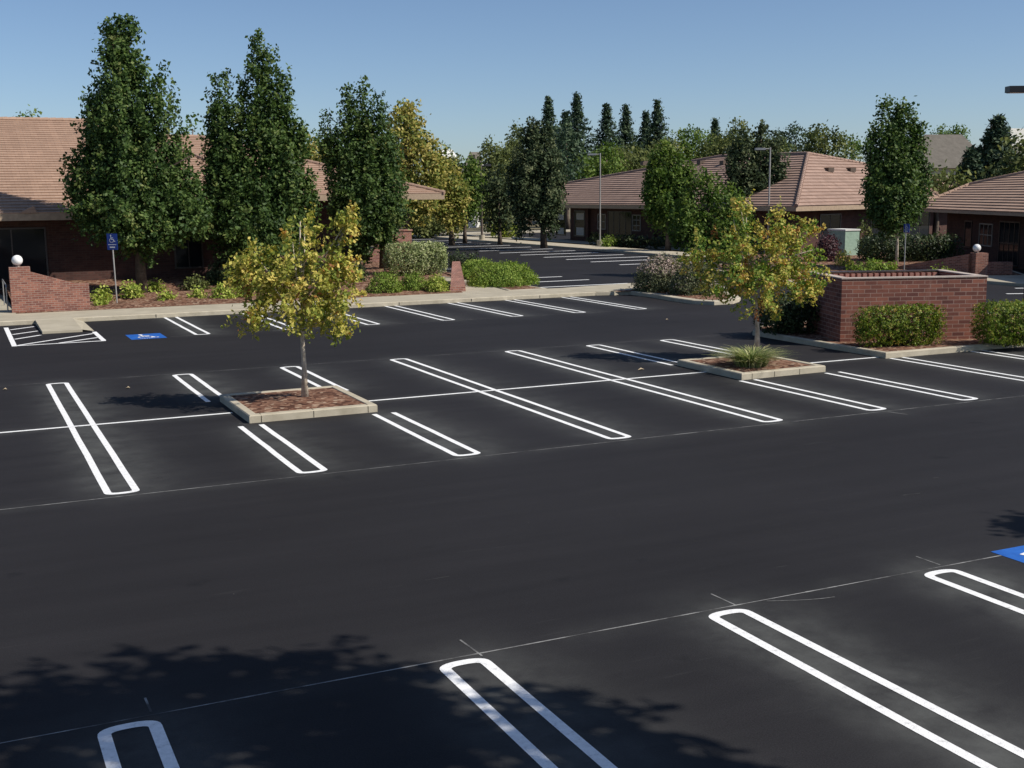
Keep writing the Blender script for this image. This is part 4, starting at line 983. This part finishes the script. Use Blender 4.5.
# dark pear before centre building, and the others there
G2 = 'upright trees before the centre and right offices'
b = onz(544, 248, .13); D = b.x*R[2][0]+b.y*R[2][1]
kw3 = dict(leaf=.235, clump=.22, n_per=32, dens=3.3, stem=.95, lean=.3)
tree('pear_tree', 'very dark dense pear tree at the left corner of the centre building', 'tree', b, D, [(537, 124, 215, 12, 'spire'), (529, 120, 210, 8, 'spire'), (549, 130, 215, 10, 'spire'), (522, 138, 212, 11, 'spire'), (554, 155, 215, 10, 'spire'), (538, 150, 220, 23, 'ball'), (515, 162, 206, 7, 'spire'), (524, 205, 236, 7, 'ball'), (548, 200, 232, 8, 'ball')], L['peardark'], MAT['bark'], tr=.22, group=G2, **kw3)
b = ground_at(668, 84)
tree('pear_tree', 'mid green upright tree crossing the eaves of the centre building', 'tree', b, 84, [(666, 141, 225, 10, 'spire'), (656, 150, 225, 9, 'spire'), (680, 148, 225, 10, 'spire'), (668, 165, 230, 17, 'ball'), (650, 172, 215, 6, 'spire'), (688, 165, 215, 6, 'spire')], L['pearmid'], MAT['bark'], tr=.18, group=G2, **kw3)
b = ground_at(758, 82)
tree('pear_tree', 'dark narrow tree with a notched top behind the right lamp post', 'tree', b, 82, [(761, 118, 210, 8, 'spire'), (743, 128, 208, 9, 'spire'), (778, 130, 195, 6, 'spire'), (734, 138, 205, 7, 'spire'), (755, 150, 212, 8, 'spire'), (770, 142, 195, 6, 'spire'), (748, 180, 218, 15, 'ball')], L['peardark'], MAT['bark'], tr=.18, group=G2, **kw3)
kw4 = dict(leaf=.175, clump=.2, n_per=30, dens=3.6, stem=.6, lean=.6)
b = ground_at(708, 60)
tree('green_tree', 'bushy bright green tree left of the right island tree', 'tree', b, 60, [(700, 178, 240, 20, 'ball'), (722, 188, 250, 24, 'ball'), (688, 200, 250, 17, 'ball'), (738, 205, 255, 13, 'ball'), (712, 215, 268, 30, 'ball'), (708, 168, 200, 7, 'ball')], L['pearmid'], MAT['bark'], tr=.13, group=G2, **kw4)
b = onz(896.5, 267, .35); D = b.x*R[2][0]+b.y*R[2][1]
tree('pear_tree', 'dark green upright tree with pale trunk standing before the right offices', 'tree', b, D, [(885, 97, 210, 11, 'spire'), (899, 105, 225, 13, 'spire'), (910, 108, 222, 9, 'spire'), (919, 124, 205, 7, 'spire'), (873, 132, 215, 9, 'spire'), (893, 130, 232, 24, 'spire'), (919, 150, 208, 8, 'spire'), (890, 165, 230, 22, 'ball')], L['pear'], MAT['bark_pale'], leaf=.18, clump=.18, n_per=36, dens=4.4, stem=.8, lean=.35, tr=.07, group=G2)
# small trees around the brown lamp post
kw5 = dict(leaf=.29, clump=.33, n_per=26, dens=1.9, stem=.9, lean=.5)
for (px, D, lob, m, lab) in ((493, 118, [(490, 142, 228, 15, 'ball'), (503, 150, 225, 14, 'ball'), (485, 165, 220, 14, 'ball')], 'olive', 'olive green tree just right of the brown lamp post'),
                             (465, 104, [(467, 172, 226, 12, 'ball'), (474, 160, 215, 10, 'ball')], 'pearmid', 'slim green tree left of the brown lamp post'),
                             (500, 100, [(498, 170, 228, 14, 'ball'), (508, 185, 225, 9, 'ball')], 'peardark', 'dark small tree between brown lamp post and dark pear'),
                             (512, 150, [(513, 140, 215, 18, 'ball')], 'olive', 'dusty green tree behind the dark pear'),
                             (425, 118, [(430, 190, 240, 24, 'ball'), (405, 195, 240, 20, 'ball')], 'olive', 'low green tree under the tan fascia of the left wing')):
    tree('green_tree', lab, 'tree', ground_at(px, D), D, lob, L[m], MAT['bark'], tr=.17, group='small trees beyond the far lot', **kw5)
# conifers
def conifer(px, ty, hw, D, label, by=205, m='conifer'):
    b = ground_at(px, D); top = dep(px, ty, D); Ht = top.z; rw = hw*D/FOC*2.5
    o = thing('conifer', tuple(b), label, 'tree', 'conifers on the skyline')
    P = []; T = []; Nn = []; mb = MB(); mb.tube([tuple(b), (top.x, top.y, Ht*.98)], [.35, .04], 7)
    nb = 130
    for i in range(nb):
        t_ = (i/nb)**.85; z = Ht*(.16+.83*t_); r_ = rw*(1-t_)**1.08*random.uniform(.65, 1.12)+.1; th = i*2.4+random.uniform(-.4, .4)
        n = int(16+120*(1-t_)); u = rng.random(n)**.7
        dd = np.array([math.cos(th), math.sin(th)])
        q_ = np.zeros((n, 3)); q_[:, 0] = b.x+dd[0]*r_*u; q_[:, 1] = b.y+dd[1]*r_*u; q_[:, 2] = z+.25*r_*u*u-.22*r_*u
        q_ += rng.normal(size=(n, 3))*np.array([.22, .22, .13])
        P.append(q_); T.append(np.clip(random.gauss(.45, .2)+.15*rng.normal(size=n), 0, 1)); Nn.append(np.repeat(np.array([[dd[0]*.5, dd[1]*.5, .9]]), n, 0))
        if i % 3 == 0: mb.tube([(b.x, b.y, z), (b.x+dd[0]*r_*.9, b.y+dd[1]*r_*.9, z)], [.05, .02], 4)
    P = np.concatenate(P); T = np.concatenate(T); Nn = np.concatenate(Nn)
    leaf_mesh('crown', P, .5*rng.uniform(.7, 1.3, len(P)), T, Nn, L[m], o, aspect=.4); mb.build('trunk', MAT['bark'], o)
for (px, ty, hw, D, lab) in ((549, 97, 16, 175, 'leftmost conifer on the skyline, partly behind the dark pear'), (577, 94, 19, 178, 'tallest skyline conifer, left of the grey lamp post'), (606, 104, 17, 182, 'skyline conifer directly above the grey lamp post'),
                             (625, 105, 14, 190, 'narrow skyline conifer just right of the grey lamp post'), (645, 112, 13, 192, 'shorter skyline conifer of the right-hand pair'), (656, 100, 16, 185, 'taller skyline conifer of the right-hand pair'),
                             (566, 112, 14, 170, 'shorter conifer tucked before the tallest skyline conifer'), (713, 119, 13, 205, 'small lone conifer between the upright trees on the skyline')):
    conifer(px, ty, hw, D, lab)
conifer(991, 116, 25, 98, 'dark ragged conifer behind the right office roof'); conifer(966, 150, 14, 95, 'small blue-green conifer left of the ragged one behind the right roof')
# background tree line
kw6 = dict(leaf=.42, clump=.55, n_per=24, dens=.8, stem=1.2, lean=.8)
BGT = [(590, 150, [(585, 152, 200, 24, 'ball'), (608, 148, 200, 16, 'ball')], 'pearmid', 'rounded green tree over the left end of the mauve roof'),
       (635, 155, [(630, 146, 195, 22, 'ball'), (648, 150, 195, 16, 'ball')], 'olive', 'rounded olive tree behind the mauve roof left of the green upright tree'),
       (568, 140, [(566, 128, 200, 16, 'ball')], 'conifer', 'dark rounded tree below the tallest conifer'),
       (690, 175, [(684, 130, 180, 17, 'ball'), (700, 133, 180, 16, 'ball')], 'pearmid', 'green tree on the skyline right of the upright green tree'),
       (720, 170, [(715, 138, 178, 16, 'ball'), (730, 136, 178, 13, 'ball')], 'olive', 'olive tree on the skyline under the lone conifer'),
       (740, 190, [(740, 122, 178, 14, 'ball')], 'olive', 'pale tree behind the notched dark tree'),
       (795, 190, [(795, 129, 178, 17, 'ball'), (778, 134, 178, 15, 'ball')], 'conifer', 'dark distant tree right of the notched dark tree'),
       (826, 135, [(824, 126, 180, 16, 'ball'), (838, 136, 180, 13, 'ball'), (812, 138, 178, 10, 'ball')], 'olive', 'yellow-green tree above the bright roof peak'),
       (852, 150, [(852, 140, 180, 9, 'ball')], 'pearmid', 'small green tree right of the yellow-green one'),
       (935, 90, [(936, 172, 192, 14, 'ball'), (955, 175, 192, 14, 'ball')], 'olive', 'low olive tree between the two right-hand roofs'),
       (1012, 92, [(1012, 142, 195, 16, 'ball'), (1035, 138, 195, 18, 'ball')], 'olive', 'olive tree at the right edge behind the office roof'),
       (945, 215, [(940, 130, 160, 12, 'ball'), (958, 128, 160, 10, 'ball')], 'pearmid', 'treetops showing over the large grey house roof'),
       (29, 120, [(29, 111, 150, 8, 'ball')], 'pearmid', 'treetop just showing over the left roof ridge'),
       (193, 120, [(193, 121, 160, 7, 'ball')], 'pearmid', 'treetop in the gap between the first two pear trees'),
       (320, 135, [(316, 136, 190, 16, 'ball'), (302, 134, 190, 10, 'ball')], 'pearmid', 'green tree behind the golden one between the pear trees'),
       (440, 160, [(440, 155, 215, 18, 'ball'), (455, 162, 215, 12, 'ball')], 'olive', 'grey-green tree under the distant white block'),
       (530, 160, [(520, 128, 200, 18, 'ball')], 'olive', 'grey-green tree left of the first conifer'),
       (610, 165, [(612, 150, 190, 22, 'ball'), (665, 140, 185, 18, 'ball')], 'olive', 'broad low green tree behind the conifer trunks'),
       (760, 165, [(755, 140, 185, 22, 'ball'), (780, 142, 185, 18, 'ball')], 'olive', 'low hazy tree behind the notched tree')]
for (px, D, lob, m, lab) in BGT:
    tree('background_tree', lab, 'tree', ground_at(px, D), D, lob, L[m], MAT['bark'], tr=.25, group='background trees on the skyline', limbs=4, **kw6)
# shade trees standing beside and behind the viewpoint (their shadows fall into the picture)
def world_tree(base, lobes, label):
    base = Vector(base); o = thing('shade_tree', tuple(base), label, 'tree', 'shade trees beside the near stalls')
    lb = [(Vector((x, y, z+r)), Vector((x, y, z-r)), rr_, 'ball') for x, y, z, r, rr_ in lobes]
    P, T, Nn = crown_points(lb, .14, .16, 30, 3.0, .5, .5); leaf_mesh('crown', P, .2*rng.uniform(.7, 1.3, len(P)), T, Nn, L['pear'], o)
    mb = MB(); c = max(lb, key=lambda l: l[2]); tp = (c[0]+c[1])/2; mb.tube([tuple(base), tuple(base.lerp(tp, .5)+Vector((.1, 0, 0))), tuple(tp)], [.22, .17, .08], 10)
    for l in lb: mb.tube([tuple(base.lerp(tp, .6)), tuple((l[0]+l[1])/2)], [.09, .03], 6)
    mb.build('trunk', MAT['bark'], o)
def src(sx, sy, h): return (sx-SUN_DIR.x*h/math.tan(SUN_EL), sy-SUN_DIR.y*h/math.tan(SUN_EL), h)
lob = []
for (sx, sy, h, r) in ((.6, 8.6, 8.2, 1.7), (1.9, 9.2, 8.6, 1.2), (2.9, 8.3, 8.3, 1.5), (3.7, 6.8, 8.4, 1.15), (-.8, 9.4, 9.2, 1.5), (2.0, 6.3, 8, 1.3), (.3, 6.3, 8, 1.4), (4.0, 7.6, 8.6, .7), (.3, 10.4, 8.5, .6), (1.6, 10.3, 8.6, .7), (2.7, 9.6, 8.4, .8), (-2.6, 9.0, 8.8, 1.6)):
    x, y, z = src(sx, sy, h); lob.append((x, y, z, r*.8, r))
world_tree((11.0, .2, 0), lob, 'large shade tree right of the viewpoint casting the ragged shadow over the near stalls')
lob = []
for (sx, sy, h, r) in ((13.2, 9.9, 6.5, .9), (14.3, 9.6, 6.8, 1.2), (12.3, 10.25, 6.4, .35), (13.6, 8.6, 6.4, 1.0), (12.6, 9.2, 6.3, .3)):
    x, y, z = src(sx, sy, h); lob.append((x, y, z, r*.6, r))
world_tree((21.5, 3.9, 0), lob, 'smaller tree out of frame at right shading the blue bay square')

# ================================================================== HEDGES AND SHRUBS
def hedge_px(name, label, px0, px1, ty, by, depth, m, zb=.15, leaf=.1, dens=90, box=True, bed=False, group='clipped and loose shrubs in the beds', rz=None, **kw):
    b0 = (onbed(px0, by) if bed else onz(px0, by, zb)); b1_ = (onbed(px1, by) if bed else onz(px1, by, zb))
    mid = (b0+b1_)/2; D = mid.x*R[2][0]+mid.y*R[2][1]; w = (px1-px0)*D/FOC
    fw = Vector((R[2][0], R[2][1], 0)).normalized(); mid = mid+fw*depth/2
    topz = dep((px0+px1)/2, ty, D+depth*.4).z
    return shrub(name, label, 'hedge' if box else 'shrub', (mid.x, mid.y, (b0.z if bed else zb)), (w, depth, max(.12, topz-b0.z)), m, leaf, dens, -YAW if rz is None else rz, group, box, **kw)
hedge_px('hedge', 'clipped pale variegated hedge before the brick screen wall', 383, 447, 243, 276, 1.3, L['variegated'], bed=True, leaf=.085, dens=750, clump=.04, rz=0)
hedge_px('hedge', 'small dark clipped hedge right of the variegated hedge', 449, 477, 253, 268, 1.4, L['darkhedge'], leaf=.12, dens=120)
hedge_px('hedge', 'clipped green hedge against the front of the brick enclosure', 857, 950, 308, 347, .75, L['boxwood'], leaf=.055, dens=1500, clump=.025, rz=math.radians(-14))
hedge_px('hedge', 'second clipped hedge right of the enclosure at the picture edge', 984, 1062, 304, 347, 1.3, L['boxwood'], leaf=.055, dens=1400, clump=.025, rz=math.radians(-14))
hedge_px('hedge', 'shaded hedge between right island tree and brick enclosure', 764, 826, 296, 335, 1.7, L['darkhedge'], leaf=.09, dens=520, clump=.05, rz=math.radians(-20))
for (a, b_, ty, by, lab) in ((364, 402, 273, 294, 'leftmost juniper mound before the variegated hedge'), (398, 428, 274, 291, 'middle juniper mound before the variegated hedge'), (424, 448, 277, 292, 'smallest yellower juniper beside the brick wedge')):
    hedge_px('juniper', lab, a, b_, ty, by, 1.2, L['juniper'] if a < 420 else L['lime'], bed=True, box=False, leaf=.08, dens=380, clump=.07)
shr = [(90, 107, 290, 302, 'lime', 'lime shrub against the right end of the sloping brick wall'), (119, 139, 285, 298, 'lime', 'lime shrub right of the leaning sign pole'), (143, 161, 284, 292, 'lime', 'small lime shrub right of the tallest tree trunk'), (155, 171, 293, 301, 'lime', 'little yellow-green tuft in the middle of the left bed'),
       (180, 206, 279, 290, 'olive', 'sprawling olive shrub below the lit brick patch'), (209, 234, 286, 299, 'lime', 'broad lime shrub left of the left island tree crown'), (232, 250, 284, 297, 'lime', 'browner lime shrub partly behind the left island tree'), (93, 99, 300, 306, 'lime', 'tiny yellow tuft at the foot of the sloping wall'), (188, 202, 292, 299, 'lime', 'faint low tuft near the pavement in the left bed'),
       (345, 366, 262, 282, 'darkhedge', 'dark shrub at the foot of the third pear tree')]
for (a, b_, ty, by, m, lab) in shr:
    hedge_px('shrub', lab, a, b_, ty, by, .9, L[m], bed=True, box=False, leaf=.12, dens=170)
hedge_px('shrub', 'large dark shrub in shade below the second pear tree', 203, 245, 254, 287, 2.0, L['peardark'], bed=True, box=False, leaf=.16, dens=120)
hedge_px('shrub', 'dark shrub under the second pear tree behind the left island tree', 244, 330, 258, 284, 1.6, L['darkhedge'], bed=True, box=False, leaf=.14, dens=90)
hedge_px('ground_cover', 'long bright green ground cover mound beside the curving path', 465, 541, 264, 288, 5.5, L['juniper'], box=False, leaf=.085, dens=420, clump=.06)
hedge_px('ground_cover', 'green ground cover mound behind the long one by the small dark hedge', 455, 500, 261, 280, 4.0, L['juniper'], box=False, leaf=.09, dens=360, clump=.06)
hedge_px('shrub', 'rounded shrub with pink-tipped top on the kerb nose', 637, 694, 256, 293, 2.6, L['oleander'], box=False, leaf=.085, dens=480, clump=.07, flowers=.6)
hedge_px('shrub', 'grey-green shrub in front of the pink-tipped one on the kerb nose', 672, 724, 262, 296, 1.9, L['oleander'], box=False, leaf=.085, dens=480, clump=.07)
hedge_px('shrub', 'purple-leaved shrub left of the green cabinet', 818, 846, 232, 264, 2.0, L['purple'], box=False, leaf=.14, dens=100, zb=.3)
hedge_px('shrub', 'small bronze shrub below the green cabinet', 836, 854, 252, 267, 1.0, L['autumn2'], box=False, leaf=.12, dens=100, zb=.3)
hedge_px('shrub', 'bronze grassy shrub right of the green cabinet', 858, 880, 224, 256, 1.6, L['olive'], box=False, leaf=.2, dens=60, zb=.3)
hedge_px('hedge', 'long dark clipped hedge behind the tree before the right offices', 868, 964, 236, 264, 2.5, L['darkhedge'], leaf=.14, dens=220, zb=.3)
hedge_px('ground_cover', 'low lit green ground cover at the foot of the right-hand tree', 850, 906, 262, 271, 2.2, L['juniper'], box=False, leaf=.14, dens=90, zb=.3)
hedge_px('shrub', 'shrub with pale yellow blooms left of the brick pier', 932, 962, 268, 284, 1.4, L['lime'], box=False, leaf=.12, dens=90, zb=.25)
hedge_px('shrub', 'pale green shrub at the pavement below the grey lamp post', 601, 618, 234, 247, 1.4, L['juniper'], box=False, leaf=.16, dens=40, zb=.15)
hedge_px('hedge', 'sunlit lime-topped hedge beyond the dark pear', 492, 520, 224, 238, 1.6, L['lime'], leaf=.2, dens=60, zb=.12)
hedge_px('hedge', 'dark hedge along the front of the centre building', 556, 700, 236, 247, 1.2, L['darkhedge'], leaf=.2, dens=50, zb=.15, rz=PI/2*1.0)
hedge_px('hedge', 'low dark hedge beyond the far lot at the foot of the golden trees', 395, 462, 218, 234, 2.0, L['darkhedge'], leaf=.3, dens=30, zb=.12)

# cycles settings that keep it quick
S.cycles.max_bounces = 6; S.cycles.transparent_max_bounces = 6
